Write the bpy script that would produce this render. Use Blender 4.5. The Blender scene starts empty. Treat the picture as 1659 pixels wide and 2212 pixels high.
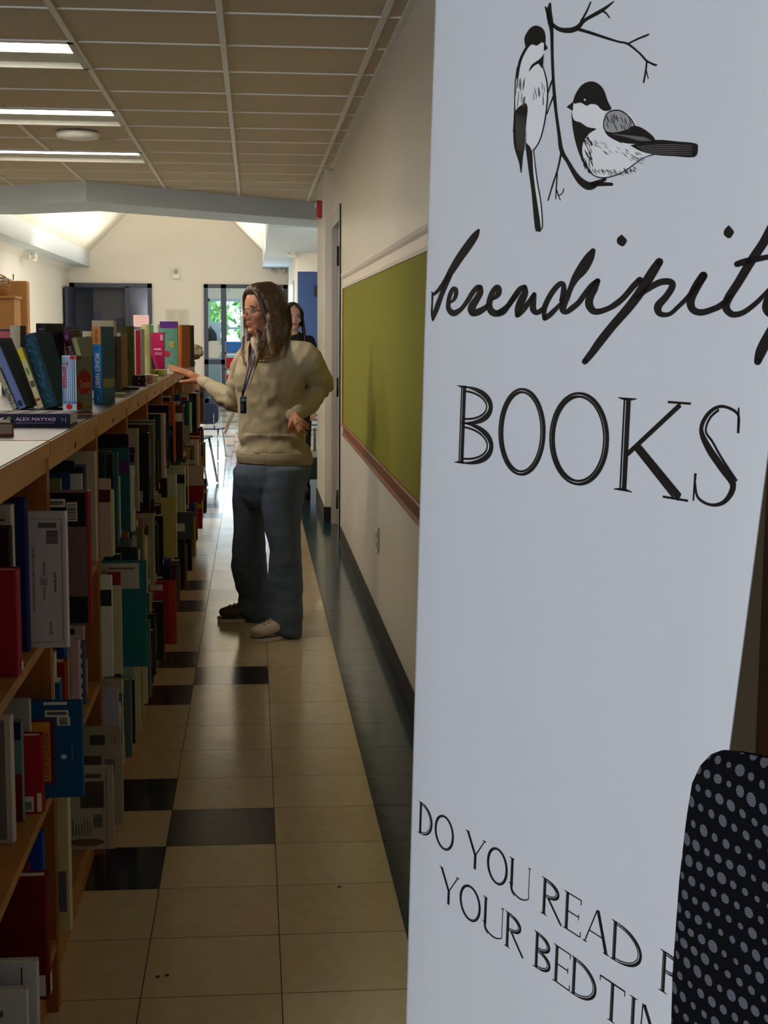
import bpy, bmesh, math, random
import numpy as np
from mathutils import Vector, Matrix, noise as mnoise
R2=math.radians; random.seed(7)
SC=bpy.context.scene; COL=SC.collection
# ---------------------------------------------------------------- camera
F,PITCH,YAW,ROLL,EYE=3073.,.1272,.0917,.0072,1.438
_cy,_sy,_cp,_sp,_cr,_sr=math.cos(YAW),math.sin(YAW),math.cos(PITCH),math.sin(PITCH),math.cos(ROLL),math.sin(ROLL)
_r0=np.array([_cy,-_sy,0]);FW=np.array([_sy*_cp,_cy*_cp,-_sp]);_u0=np.array([_sy*_sp,_cy*_sp,_cp])
RT=_r0*_cr+_u0*_sr;UP=_u0*_cr-_r0*_sr;CC=np.array([0,0,EYE])
cam=bpy.data.cameras.new('camera');cam.sensor_fit='VERTICAL';cam.sensor_height=24;cam.lens=24*F/2212;cam.clip_start=.05;cam.clip_end=300
co=bpy.data.objects.new('camera',cam);COL.objects.link(co)
M=Matrix.Identity(4)
for i in range(3): M[i][0]=RT[i];M[i][1]=UP[i];M[i][2]=-FW[i];M[i][3]=CC[i]
co.matrix_world=M;SC.camera=co
# ---------------------------------------------------------------- world, exposure, large lights
SC.view_settings.view_transform='Standard';SC.view_settings.look='None';SC.view_settings.gamma=1;SC.view_settings.use_curve_mapping=False
SC.view_settings.exposure=0.42
W=bpy.data.worlds.new('sky');SC.world=W;W.use_nodes=True
W.node_tree.nodes['Background'].inputs[0].default_value=(.75,.9,1,1);W.node_tree.nodes['Background'].inputs[1].default_value=1.6
def area(name,loc,aim,sx,sy,power,col):
    l=bpy.data.lights.new(name,'AREA');l.shape='RECTANGLE';l.size=sx;l.size_y=sy;l.energy=power;l.color=col
    o=bpy.data.objects.new(name,l);COL.objects.link(o);o.location=loc
    o.rotation_euler=(Vector(aim)-Vector(loc)).to_track_quat('-Z','Y').to_euler();return o
area('daylight_rear_window',(-3.6,-2.6,1.7),(.4,1.9,1.1),1.8,1.6,150,(.80,.89,1))
area('daylight_hall_window',(-.2,26.3,1.5),(-.2,14,.6),1.6,1.5,20,(.66,.86,1))
area('sunroom_fill_light',(.6,28.2,2.45),(.6,31.5,1.0),2.6,1.2,90,(.80,.92,1))  # added fill, no fixture: brightens the sunroom's window wall and frames
area('hall_fill_light',(-1.2,19.5,2.5),(-1.2,20.9,0),2.2,3.,80,(1,.93,.82))  # unseen fill added to lift the far wall, back turned to the camera
area('entry_fill_light',(1.1,15.5,2.3),(1.1,16.6,0),.8,.8,24,(.85,.93,1))  # added fill without a fixture, tilted so the camera never sees its face
area('vault_cove_left',(-2.35,20.5,2.72),(-2.75,20.5,4.2),11,.5,52,(1,.88,.70))
area('vault_cove_right',(-.45,20.5,2.72),(-.1,20.5,4.2),11,.5,40,(1,.88,.70))
# ---------------------------------------------------------------- pixel rays to points in the place
def ray(x,y): return FW+RT*(x-829.5)/F-UP*(y-1106)/F
def onY(x,y,Y): d=ray(x,y);return Vector(CC+d*(Y/d[1]))
def onX(x,y,X): d=ray(x,y);return Vector(CC+d*(X/d[0]))
def onZ(x,y,Z): d=ray(x,y);return Vector(CC+d*((Z-EYE)/d[2]))
# ---------------------------------------------------------------- materials
def lin(c): return tuple(((v/255)/12.92 if v/255<=.04045 else ((v/255+.055)/1.055)**2.4) for v in c)+(1,)
MC={}
def mat(name,col,rough=.6,metal=0,spec=.5,bump=None,var=0,vscale=8,emit=None,alpha=None,trans=0,coat=0,stretch=(1,1,1)):
    """col sRGB 0-255; bump=(scale,strength,distance); var mixes a darker tone of the colour with noise"""
    if name in MC: return MC[name]
    m=bpy.data.materials.new(name);m.use_nodes=True;nt=m.node_tree;b=nt.nodes['Principled BSDF'];MC[name]=m
    b.inputs['Base Color'].default_value=lin(col);b.inputs['Roughness'].default_value=rough;b.inputs['Metallic'].default_value=metal
    b.inputs['Specular IOR Level'].default_value=spec
    if coat: b.inputs['Coat Weight'].default_value=coat;b.inputs['Coat Roughness'].default_value=.15
    if trans: b.inputs['Transmission Weight'].default_value=trans;b.inputs['IOR'].default_value=1.45
    if emit: b.inputs['Emission Color'].default_value=lin(emit[0]);b.inputs['Emission Strength'].default_value=emit[1]
    tc=nt.nodes.new('ShaderNodeTexCoord');mp=nt.nodes.new('ShaderNodeMapping');mp.inputs['Scale'].default_value=stretch
    nt.links.new(tc.outputs['Object'],mp.inputs[0])
    if var:
        n=nt.nodes.new('ShaderNodeTexNoise');n.inputs['Scale'].default_value=vscale;n.inputs['Detail'].default_value=6;n.inputs['Roughness'].default_value=.65
        nt.links.new(mp.outputs[0],n.inputs['Vector']);r=nt.nodes.new('ShaderNodeValToRGB');c=lin(col)
        r.color_ramp.elements[0].position=.3;r.color_ramp.elements[1].position=.7
        r.color_ramp.elements[0].color=tuple(v*(1-var) for v in c[:3])+(1,);r.color_ramp.elements[1].color=tuple(min(1,v*(1+var*.5)) for v in c[:3])+(1,)
        nt.links.new(n.outputs['Fac'],r.inputs[0]);nt.links.new(r.outputs[0],b.inputs['Base Color'])
    if bump:
        n=nt.nodes.new('ShaderNodeTexNoise');n.inputs['Scale'].default_value=bump[0];n.inputs['Detail'].default_value=4
        nt.links.new(mp.outputs[0],n.inputs['Vector']);bp=nt.nodes.new('ShaderNodeBump');bp.inputs['Strength'].default_value=bump[1];bp.inputs['Distance'].default_value=bump[2]
        nt.links.new(n.outputs['Fac'],bp.inputs['Height']);nt.links.new(bp.outputs[0],b.inputs['Normal'])
    return m
def flat(c,rough=.6,spec=.22): return mat('tint_%d_%d_%d_%d'%(*c,int(rough*100)),c,rough,spec=spec)
# ---------------------------------------------------------------- mesh building
class MB:
    def __init__(s): s.v=[];s.f=[];s.m=[];s.sm=[];s.mats=[]
    def mi(s,m):
        if m not in s.mats: s.mats.append(m)
        return s.mats.index(m)
    def add(s,vs,fs,m,smooth=False):
        o=len(s.v);k=s.mi(m);s.v+=[Vector(p) for p in vs]
        for f in fs: s.f.append([i+o for i in f]);s.m.append(k);s.sm.append(smooth)
        return s
    def box(s,a,b,m,bv=0):
        x0,y0,z0=[min(p,q) for p,q in zip(a,b)];x1,y1,z1=[max(p,q) for p,q in zip(a,b)]
        vs=[(x,y,z) for z in(z0,z1) for y in(y0,y1) for x in(x0,x1)]
        fs=[(0,2,3,1),(4,5,7,6),(0,1,5,4),(2,6,7,3),(0,4,6,2),(1,3,7,5)]
        if bv>0 and bv<min(x1-x0,y1-y0,z1-z0)/2.01:
            bm=bmesh.new();V=[bm.verts.new(p) for p in vs]
            for f in fs: bm.faces.new([V[i] for i in f])
            bmesh.ops.bevel(bm,geom=bm.edges[:],offset=bv,segments=2,profile=.6,affect='EDGES')
            bm.verts.index_update();s.add([v.co.copy() for v in bm.verts],[[v.index for v in f.verts] for f in bm.faces],m);bm.free();return s
        return s.add(vs,fs,m)
    def poly(s,pts,m): return s.add(pts,[list(range(len(pts)))],m)
    def prism(s,pts,d,m):
        """closed outline pts extruded by vector d"""
        n=len(pts);P=[Vector(p) for p in pts];Q=[p+Vector(d) for p in P]
        return s.add(P+Q,[list(range(n))[::-1],[i+n for i in range(n)]]+[[i,(i+1)%n,(i+1)%n+n,i+n] for i in range(n)],m)
    def tube(s,pts,r,m,n=10,ell=None,cap=True,smooth=True):
        """r: number or list (or list of (a,b)); ell: lateral axis for a"""
        P=[Vector(p) for p in pts];k=len(P);rr=[r]*k if isinstance(r,(int,float)) else list(r)
        vs=[];fs=[];prev=None
        for i,p in enumerate(P):
            t=(P[min(i+1,k-1)]-P[max(i-1,0)]);t.normalize()
            if ell is not None: a=Vector(ell)-t*t.dot(Vector(ell))
            elif prev is None:
                a=Vector((0,0,1)).cross(t)
                if a.length<.2: a=Vector((0,1,0)).cross(t)
            else: a=prev-t*t.dot(prev)
            a.normalize();b=t.cross(a);prev=a
            ra,rb=rr[i] if isinstance(rr[i],(tuple,list)) else (rr[i],rr[i])
            for j in range(n):
                w=2*math.pi*j/n;vs.append(p+a*ra*math.cos(w)+b*rb*math.sin(w))
        for i in range(k-1):
            for j in range(n): fs.append([i*n+j,i*n+(j+1)%n,(i+1)*n+(j+1)%n,(i+1)*n+j])
        if cap: fs.append([j for j in range(n)][::-1]);fs.append([(k-1)*n+j for j in range(n)])
        return s.add(vs,fs,m,smooth)
    def limb(s,pts,r,m,n=14,ell=None):
        """tube with rounded ends, resampled smoothly"""
        P=[Vector(p) for p in pts];R=[(x,x) if isinstance(x,(int,float)) else tuple(x) for x in r];Q=[];S=[]
        k=len(P)
        for i in range(k-1):
            p0,p1,p2,p3=P[max(i-1,0)],P[i],P[i+1],P[min(i+2,k-1)]
            for j in range(5):
                t=j/5;Q.append(.5*((2*p1)+(p2-p0)*t+(2*p0-5*p1+4*p2-p3)*t*t+(3*p1-p0-3*p2+p3)*t**3))
                u=t*t*(3-2*t);S.append(tuple(R[i][q]*(1-u)+R[i+1][q]*u for q in(0,1)))
        Q.append(P[-1]);S.append(R[-1])
        t0=(Q[0]-Q[1]).normalized();t1=(Q[-1]-Q[-2]).normalized();a=min(S[0]);b=min(S[-1])
        hd=[(Q[0]+t0*a*math.sin(w),tuple(x*math.cos(w) for x in S[0])) for w in (1.45,1.1,.7,.35)]
        tl=[(Q[-1]+t1*b*math.sin(w),tuple(x*math.cos(w) for x in S[-1])) for w in (.35,.7,1.1,1.45)]
        Q=[h[0] for h in hd]+Q+[h[0] for h in tl];S=[h[1] for h in hd]+S+[h[1] for h in tl]
        return s.tube(Q,S,m,n,ell)
    def ball(s,c,r,m,ax=None,n=16):
        """ellipsoid, r=(a,b,c) along ax=(A,B,C) axes"""
        A,B,Z=[Vector(q) for q in (ax or ((1,0,0),(0,1,0),(0,0,1)))];c=Vector(c);vs=[];fs=[];h=n//2
        for i in range(1,h):
            th=math.pi*i/h
            for j in range(n):
                ph=2*math.pi*j/n;vs.append(c+A*r[0]*math.sin(th)*math.cos(ph)+B*r[1]*math.sin(th)*math.sin(ph)+Z*r[2]*math.cos(th))
        vs+=[c+Z*r[2],c-Z*r[2]];T=len(vs)-2
        for i in range(h-2):
            for j in range(n): fs.append([i*n+j,(i+1)*n+j,(i+1)*n+(j+1)%n,i*n+(j+1)%n])
        for j in range(n): fs.append([T,j,(j+1)%n]);fs.append([T+1,(h-2)*n+(j+1)%n,(h-2)*n+j])
        return s.add(vs,fs,m,True)
    def lathe(s,prof,c,m,n=24):
        vs=[];fs=[];c=Vector(c)
        for r,z in prof:
            for j in range(n): w=2*math.pi*j/n;vs.append(c+Vector((r*math.cos(w),r*math.sin(w),z)))
        for i in range(len(prof)-1):
            for j in range(n): fs.append([i*n+j,i*n+(j+1)%n,(i+1)*n+(j+1)%n,(i+1)*n+j])
        fs.append(list(range(n))[::-1]);fs.append([(len(prof)-1)*n+j for j in range(n)])
        return s.add(vs,fs,m,True)
    def mesh(s,name,mtx=None):
        me=bpy.data.meshes.new(name);V=[(mtx@p if mtx else p) for p in s.v]
        me.from_pydata([tuple(p) for p in V],[],s.f);me.polygons.foreach_set('material_index',s.m);me.polygons.foreach_set('use_smooth',s.sm)
        for m in s.mats: me.materials.append(m)
        me.update();return me
    def build(s,name,parent=None,world=True):
        """world: vertices are given in world space"""
        if parent is not None:
            me=s.mesh(name,wm(parent).inverted() if world else None);o=bpy.data.objects.new(name,me);o.parent=parent
        else:
            xs=[p.x for p in s.v];ys=[p.y for p in s.v];zs=[p.z for p in s.v]
            c=Vector(((min(xs)+max(xs))/2,(min(ys)+max(ys))/2,min(zs)));me=s.mesh(name,Matrix.Translation(-c));o=bpy.data.objects.new(name,me);o.location=c
        COL.objects.link(o);return o
def wm(o):
    m=Matrix.LocRotScale(o.location,o.rotation_euler,o.scale)
    return wm(o.parent)@m if o.parent else m
def tag(o,label,cat,group=None):
    o['label']=label;o['category']=cat
    if group: o['group']=group
    return o
def thing(name,label,cat,loc,rot=(0,0,0),group=None):
    o=bpy.data.objects.new(name,None);o.empty_display_size=.1;COL.objects.link(o);o.location=loc;o.rotation_euler=rot;return tag(o,label,cat,group)
def struct(name,mb): o=mb.build(name);o['kind']='structure';return o
_tc={}
def text2d(s):
    """outline of a word in the built-in typeface as flat mesh, cap height about .7, starts at x=0"""
    if s in _tc: return _tc[s]
    c=bpy.data.curves.new('t','FONT');c.body=s;c.resolution_u=2;c.offset=.012;o=bpy.data.objects.new('t',c);COL.objects.link(o)
    dg=bpy.context.evaluated_depsgraph_get();dg.update();me=o.evaluated_get(dg).to_mesh()
    vs=[(v.co.x,v.co.y) for v in me.vertices];fs=[list(p.vertices) for p in me.polygons]
    o.evaluated_get(dg).to_mesh_clear();bpy.data.objects.remove(o);bpy.data.curves.remove(c)
    xs=[v[0] for v in vs];ys=[v[1] for v in vs];x0,x1,y0,y1=min(xs),max(xs),min(ys),max(ys)
    _tc[s]=([((x-x0)/(x1-x0),(y-y0)/(y1-y0)) for x,y in vs],fs,(x1-x0)/(y1-y0));return _tc[s]
def textmesh(mb,s,O,A,B,m):
    """word s fitted into the parallelogram O + a*A + b*B"""
    vs,fs,_=text2d(s);O,A,B=Vector(O),Vector(A),Vector(B)
    mb.add([O+A*x+B*y for x,y in vs],fs,m);return mb
# ---------------------------------------------------------------- structure
CEIL=2.596;XW=.584
m_wall=mat('wall_paint_beige_gloss',(206,196,180),.34,spec=.5,bump=(5,.12,.01),stretch=(1,1,.12))
m_white=mat('wall_paint_white',(226,220,208),.6)
m_soff=mat('soffit_paint',(204,214,222),.7)
m_tile=mat('ceiling_tile',(204,190,164),.9,bump=(160,.5,.004),var=.12,vscale=140)
m_grid=mat('ceiling_grid',(226,222,212),.5)
m_cove=mat('rubber_cove_base',(24,24,24),.5,spec=.3)
m_cream=mat('vinyl_tile_cream',(210,190,150),.16,spec=.5,bump=(7,.05,.02),var=.10,vscale=30)
m_cream2=mat('vinyl_tile_cream_warm',(206,184,142),.18,spec=.5,bump=(6,.05,.02),var=.10,vscale=26)
m_navy=mat('vinyl_tile_navy',(34,42,58),.16,spec=.5,bump=(7,.05,.02),var=.25,vscale=30)
m_plum=mat('vinyl_tile_plum',(54,36,38),.16,spec=.5,bump=(7,.05,.02),var=.25,vscale=30)
m_teal=mat('vinyl_tile_teal',(34,62,60),.14,spec=.35,bump=(7,.05,.02),var=.2,vscale=30)
m_slate=mat('vinyl_tile_slate',(46,56,66),.14,spec=.35,bump=(7,.05,.02),var=.2,vscale=30)
m_grout=mat('floor_joint',(60,48,34),.8)
m_white_t=mat('vinyl_tile_white',(214,214,206),.10,spec=.6,bump=(5,.04,.02),var=.06,vscale=20)
m_blue_t=mat('vinyl_tile_grey_blue',(120,146,160),.10,spec=.6,bump=(5,.04,.02))
T=.3048;X0=.0552;Y0=6.0028
mb=MB();mb.box((-6.2,-4,-.06),(3.2,34,-.0015),m_grout)
rnd=random.Random(3)
for i in range(-21,11):
    for j in range(-32,92):
        x0=X0+i*T;y0=Y0+j*T
        if x0>3 or x0<-6.1: continue
        if i<-3 and j<14: continue
        rowk=round((y0-3.8688)/T)
        if y0<11.15:
            m=rnd.choice((m_cream,m_cream2))
            if i==-1 and rowk%6==0: m=(m_navy,m_plum)[(rowk//6)%2]
            if i==-2 and (rowk-1)%6==0 : m=(m_navy,m_plum)[((rowk-1)//6)%2]
            if i==-2 and (rowk+1)%6==0 : m=(m_navy,m_plum)[((rowk+1)//6)%2]
            if i>=1: m=rnd.choice((m_teal,m_slate,m_teal))
        else:
            m=m_white_t
            if (rowk%5==0 and i in(-3,-2,1,-6)) or (rowk%5==2 and i in(-1,0)): m=m_blue_t
            if i>=1 and y0<13.5: m=m_slate
        mb.add([(x0+.0012,y0+.0012,0),(x0+T-.0012,y0+.0012,0),(x0+T-.0012,y0+T-.0012,0),(x0+.0012,y0+T-.0012,0)],[(0,1,2,3)],m)
# worn specks and a black mark
for px,py in ((733,1916),(702,1336),(340,1860+250),(360,2107)):
    p=onZ(px,py,0.0004);mb.add([(p.x-.005,p.y-.006,.0004),(p.x+.006,p.y-.004,.0004),(p.x+.004,p.y+.007,.0004),(p.x-.004,p.y+.006,.0004)],[(0,1,2,3)],m_grout)
struct('floor',mb)
# ceiling: tile field with raised T-bar grid, lamp openings left out
mb=MB();GX=-.119;GY=5.4841;S=.6096
BEAM=[(-6.2,13.0),(-2.081,12.248),(-1.327,11.752),(.657,13.439),(3.2,15.6)]
def beamY(x):
    for (a,b),(c,d) in zip(BEAM,BEAM[1:]):
        if a<=x<=c: return b+(d-b)*(x-a)/(c-a)
    return 13
LAMPROWS=(1,4,7);LX=((-1.948,-.729),(-5.0,-3.78))
def inlamp(i,j): return j in LAMPROWS and (i in(-3,-2) or i in(-8,-7))
for i in range(-10,6):
    for j in range(-16,20):
        if inlamp(i,j): continue
        x0=GX+i*S;y0=GY+j*S
        x1,y1=min(x0+S,3.2),y0+S
        ya,yb=beamY(min(x0,3.19)),beamY(min(x1,3.19))
        if y0>=max(ya,yb)+.3: continue
        mb.add([(x0,y0,CEIL+.004),(x0,y1,CEIL+.004),(x1,y1,CEIL+.004),(x1,y0,CEIL+.004)],[(0,1,2,3)],m_tile)
mb.box((-6.2,-4,CEIL+.25),(3.2,13.5,CEIL+.3),m_white)
struct('ceiling',mb)
mb=MB()
for i in range(-9,6):
    x=GX+i*S
    ye=beamY(min(max(x,-6.1),3.1))
    w=.012
    segs=[(-4,ye)]
    if i==-2: segs=[(-4,GY+S)]+[(GY+(a+1)*S,GY+b*S) for a,b in ((1,4),(4,7))]+[(GY+8*S,ye)]
    if i==-7: segs=[(-4,GY+S)]+[(GY+(a+1)*S,GY+b*S) for a,b in ((1,4),(4,7))]+[(GY+8*S,ye)]
    for a,b in segs: mb.box((x-w,a,CEIL-.004),(x+w,b,CEIL+.004),m_grid)
for j in range(-14,16):
    y=GY+j*S
    for i in range(-9,5):
        xa=GX+i*S;xb=xa+S
        if y>min(beamY(max(xa,-6.1)),beamY(min(xb,3.1))): continue
        mb.box((xa+.012,y-.004,CEIL-.002),(xb-.012,y+.004,CEIL+.004),m_grid)
mb.box((XW-.03,-1,CEIL-.004),(XW,10.6,CEIL+.004),m_grid)
mb.box((.5,10.56,CEIL-.004),(XW,10.62,CEIL+.004),m_grid)
struct('trim_1',mb)
# beam (dropped soffit) with a bend
mb=MB()
for (a,b),(c,d) in zip(BEAM,BEAM[1:]):
    z=2.44;fs=[(0,1,2,3)[::-1],(4,5,6,7),(0,1,5,4),(1,2,6,5),(2,3,7,6),(3,0,4,7)]
    vs=[(a,b,z),(c,d,z),(c,d+.95,z),(a,b+.95,z)];vs+=[(x,y,3.1) for x,y,_ in vs]
    mb.add(vs,fs,m_soff)
struct('trim_2',mb)
# right wall of the aisle
YE=onX(1650,1400,XW).y
mb=MB();mb.box((XW,YE,0),(XW+.14,9.61,CEIL+.01),m_wall)
mb.box((XW,9.61,2.26),(XW+.14,10.62,CEIL+.01),m_wall);struct('wall_right',mb)
mb=MB();mb.box((.528,10.62,.0),(.70,11.9,3.0),mat('pilaster_paint',(212,204,190),.45));struct('wall_pilaster_right',mb)
mb=MB();mb.box((.520,10.612,0),(.71,11.91,.115),m_cove);struct('baseboard_pilaster_right',mb)
mb=MB();mb.prism([(XW,YE,0),(XW-.012,YE,0),(XW-.004,YE,.02),(XW-.003,YE,.115),(XW,YE,.115)],(0,9.58-YE,0),m_cove);struct('baseboard_right',mb)
# right wall's door
mb=MB();mf=mat('door_frame_paint',(176,168,160),.35,spec=.5)
mb.box((.575,9.62,0),(.64,9.70,2.26),mf);mb.box((.575,10.54,0),(.64,10.61,2.26),mf);mb.box((.575,9.70,2.17),(.64,10.54,2.26),mf)
d=struct('door_1',mb)
mb=MB();mb.box((.61,9.705,.01),(.65,10.535,2.165),mat('door_leaf_mauve',(134,126,130),.22,spec=.6));mb.build('door_leaf',d)
mh=mat('hinge_dark',(26,25,26),.4,metal=.6)
for z in (.28,1.05,1.93):
    mb=MB();mb.box((.566,9.695,z-.06),(.612,9.73,z+.06),mh,.003);mb.tube([(.568,9.70,z-.065),(.568,9.70,z+.065)],.007,mh,8);mb.build('hinge',d)
mb=MB();mb.box((.574,9.612,0),(.584,9.622,2.27),mat('door_gap_black',(14,12,12),.7));mb.build('gap_shade_strip',d)  # black strip stands in for the shade in the jamb gap
# near end of the wall: wood jamb and opening, room behind camera
mb=MB();mb.box((XW-.005,YE-.06,0),(XW+.16,YE,2.3),mat('jamb_wood_brown',(122,84,52),.4,var=.3,vscale=14,stretch=(1,1,.1)));struct('trim_3',mb)
mb=MB();mb.box((XW,YE-.06,2.3),(XW+.14,YE,CEIL+.01),m_wall);mb.box((.745,1.62,0),(3.2,1.74,CEIL),m_wall);struct('wall_near_right',mb)
mb=MB();mb.box((3.0,-4,0),(3.2,1.7,CEIL),m_wall);struct('wall_side_right',mb)
mb=MB();mb.box((-6.2,-4.1,0),(3.2,-4,CEIL),m_wall);struct('wall_rear',mb)
mb=MB();mb.box((-6.3,-4,0),(-6.2,13,CEIL),m_wall);struct('wall_left',mb)
# hall beyond
YF=26.94;XL=-3.37
mb=MB();fp=[(XL,0),(XL,2.83),(-2.99,2.83),(-1.40,4.42),(.17,2.85),(.17,2.55),(3.2,2.55),(3.2,0)]
# far wall with three openings: dark doors, glass doors
def wallpart(x0,x1,z0,z1): mb.box((x0,YF,z0),(x1,YF+.15,z1),m_white)
wallpart(-6,-3.37,0,5);wallpart(-1.869,-.916,0,2.26);wallpart(.64,3.2,0,2.26);wallpart(-3.37,3.2,2.26,5)
struct('wall_far',mb)
mb=MB();mb.box((XL-.12,13.4,0),(XL,19.35,5),m_white);mb.box((XL-.12,20.65,0),(XL,YF,5),m_white);mb.box((XL-.12,19.35,2.17),(XL,20.65,5),m_white);struct('wall_far_left',mb)
mb=MB();mb.box((-6.2,13.0,0),(XL-.12,13.2,5),m_white);struct('wall_return_left',mb)
mb=MB();mb.box((XL,13.4,2.55),(-2.99,YF,2.83),m_soff);struct('trim_4',mb)
mb=MB();mb.box((.17,14.2,2.56),(3.2,YF,3.42),m_soff);struct('trim_5',mb)
mb=MB()
for a,b in (((-3.4,2.42),(-1.40,4.42)),((-1.40,4.42),(.25,2.77))):
    mb.add([(a[0],12.3,a[1]),(b[0],12.3,b[1]),(b[0],YF,b[1]),(a[0],YF,a[1]),(a[0],12.3,a[1]+.15),(b[0],12.3,b[1]+.15),(b[0],YF,b[1]+.15),(a[0],YF,a[1]+.15)],[(0,1,2,3)[::-1],(4,5,6,7),(0,1,5,4),(1,2,6,5),(2,3,7,6),(3,0,4,7)],m_white)
mb.box((-3.6,12.6,2.85),(3.2,12.7,5),m_white);mb.box((.1,13.0,3.42),(3.2,YF,3.5),m_white);struct('ceiling_vault',mb)
mb=MB();mb.box((.64,21.5,0),(.76,YF,2.56),m_white);struct('wall_hall_right',mb)
m_blue=mat('wall_paint_blue',(38,66,120),.5)
mb=MB();mb.box((.66,21.4,0),(1.02,21.5,2.29),m_blue);mb.box((1.02,21.4,2.02),(3.2,21.5,2.29),m_blue);mb.box((1.95,21.4,0),(3.2,21.5,2.02),m_blue);mb.box((.66,21.4,2.29),(3.2,21.5,2.56),m_white);struct('wall_blue',mb)
mb=MB();mb.box((1.9,11.9,0),(2.05,21.4,3),m_white);mb.box((.7,11.8,0),(2.05,11.9,3),m_white);struct('wall_entry_right',mb)
# hall right little window
mb=MB();mb.box((.625,22.6,1.75),(.645,24.2,2.2),mat('window_frame_grey',(150,160,165),.4));w=struct('window_1',mb)
mb=MB();mb.box((.618,22.7,1.8),(.626,24.1,2.15),mat('pane_dim',(120,160,150),.1));mb.build('pane',w)
# navy doors, left
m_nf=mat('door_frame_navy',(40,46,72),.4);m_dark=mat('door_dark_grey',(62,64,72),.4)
mb=MB();x0,x1=-3.37,-1.869
for a in ((x0,0,x0+.09,2.26),(x1-.08,0,x1,2.26),(x0,2.18,x1,2.26),(-2.36,0,-2.29,2.2)): mb.box((a[0],YF-.05,a[1]),(a[2],YF+.1,a[3]),m_nf)
d=struct('door_2',mb)
mb=MB();mb.box((-3.0,YF+.5,0),(-2.3,YF+.54,2.2),m_dark);mb.build('door_leaf_closed',d)
mb=MB();mb.box((-2.29,YF+.02,.0),(-1.95,YF+.05,2.18),mat('glass_dark',(48,50,56),.12,spec=.6));mb.build('side_pane',d)
mb=MB();mb.box((-3.33,YF-1.05,0.01),(-3.28,YF-.1,2.17),m_nf);mb.build('door_leaf_open',d)
mb=MB();mb.box((-3.0,YF+.49,1.55),(-2.85,YF+.5,1.75),m_nf);mb.build('door_window',d)
mb=MB();mb.box((-2.60,YF+.47,1.40),(-2.38,YF+.5,1.62),mat('notice_black',(22,24,34),.5));mb.build('notice_panel',d)
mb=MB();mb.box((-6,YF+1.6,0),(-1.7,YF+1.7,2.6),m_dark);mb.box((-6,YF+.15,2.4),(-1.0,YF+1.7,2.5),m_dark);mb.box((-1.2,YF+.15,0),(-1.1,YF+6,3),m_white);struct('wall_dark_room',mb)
# glass doors
mb=MB()
for a in ((-.916,0,-.84,2.26),(-.60,0,-.50,2.26),(.56,0,.64,2.26),(-.916,2.19,.64,2.26),(-.916,.78,.64,.87),(-.916,0,.64,.14)): mb.box((a[0],YF-.04,a[1]),(a[2],YF+.06,a[3]),m_nf)
d=struct('door_3',mb)
mg=mat('glass_clear',(240,250,250),.02,trans=1.0);mg.node_tree.nodes['Principled BSDF'].inputs['IOR'].default_value=1.05
for a,b in ((-.84,-.60),(-.5,.56)):
    mb=MB();mb.box((a,YF,.14),(b,YF+.008,2.19),mg);mb.build('glass_pane',d)
mb=MB();mb.box((-.53,YF-.09,.95),(-.50,YF-.05,1.25),mh);mb.build('pull_handle',d)
# room and daylight windows behind the glass doors
mb=MB();mb.box((-1.2,YF+.15,2.6),(3.2,33,2.7),m_white);mb.box((3.1,YF,0),(3.2,33,2.7),m_white)
mb.box((-1.2,32.9,0),(3.2,33,.80),m_white);mb.box((-1.2,32.9,2.12),(3.2,33,2.7),m_white)
for x in (-1.2,-.3,.75,1.8,2.9): mb.box((x,32.88,.8),(x+.16,33.02,2.12),m_white)
struct('wall_sunroom',mb)
k=4
for xa in (-1.04,-.14,.91,1.96):
    mb=MB()
    for q in ((xa,.8,xa+.05,2.12),(xa+.84,.8,xa+.9,2.12),(xa,.8,xa+.9,.86),(xa,2.06,xa+.9,2.12),(xa,1.43,xa+.9,1.48)): mb.box((q[0],32.92,q[1]),(q[2],32.98,q[3]),mat('window_frame_paleblue',(170,196,214),.4))
    w=struct('window_%d'%k,mb);k+=1
    mb=MB();mb.box((xa+.05,32.945,.86),(xa+.84,32.952,2.06),mg);mb.build('pane',w)
# blue wall's glazed door
mb=MB();mb.box((1.02,21.36,0),(1.07,21.46,2.02),m_nf);mb.box((1.85,21.36,0),(1.95,21.46,2.02),m_nf);mb.box((1.02,21.36,1.95),(1.95,21.46,2.02),m_nf);mb.box((1.07,21.38,0),(1.85,21.44,.35),m_nf)
d=struct('door_4',mb);mb=MB();mb.box((1.07,21.4,.35),(1.85,21.42,1.95),mat('glass_pale',(150,180,190),.08,spec=.8));mb.build('glass_pane',d)
mb=MB();mb.box((.90,21.28,1.93),(1.35,21.4,2.08),mh,.01);mb.build('door_closer',d)
mb=MB();mb.box((XL-.1,19.4,0),(XL-.04,20.6,2.12),mat('door_grey',(120,128,132),.5));d=struct('door_5',mb)
mb=MB();mb.box((XL-.13,19.33,0),(XL+.015,19.42,2.18),m_white);mb.box((XL-.13,20.58,0),(XL+.015,20.67,2.18),m_white);mb.box((XL-.13,19.33,2.1),(XL+.015,20.67,2.2),m_white);mb.build('door_frame',d)
# rear wall daylight window (behind the viewer)
mb=MB()
for q in ((-4.9,.7,-4.8,2.4),(-2.4,.7,-2.3,2.4),(-4.9,.7,-2.3,.8),(-4.9,2.3,-2.3,2.4),(-3.65,.7,-3.55,2.4)): mb.box((q[0],-4.0,q[1]),(q[2],-3.94,q[3]),m_white)
w=struct('window_8',mb)
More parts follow.
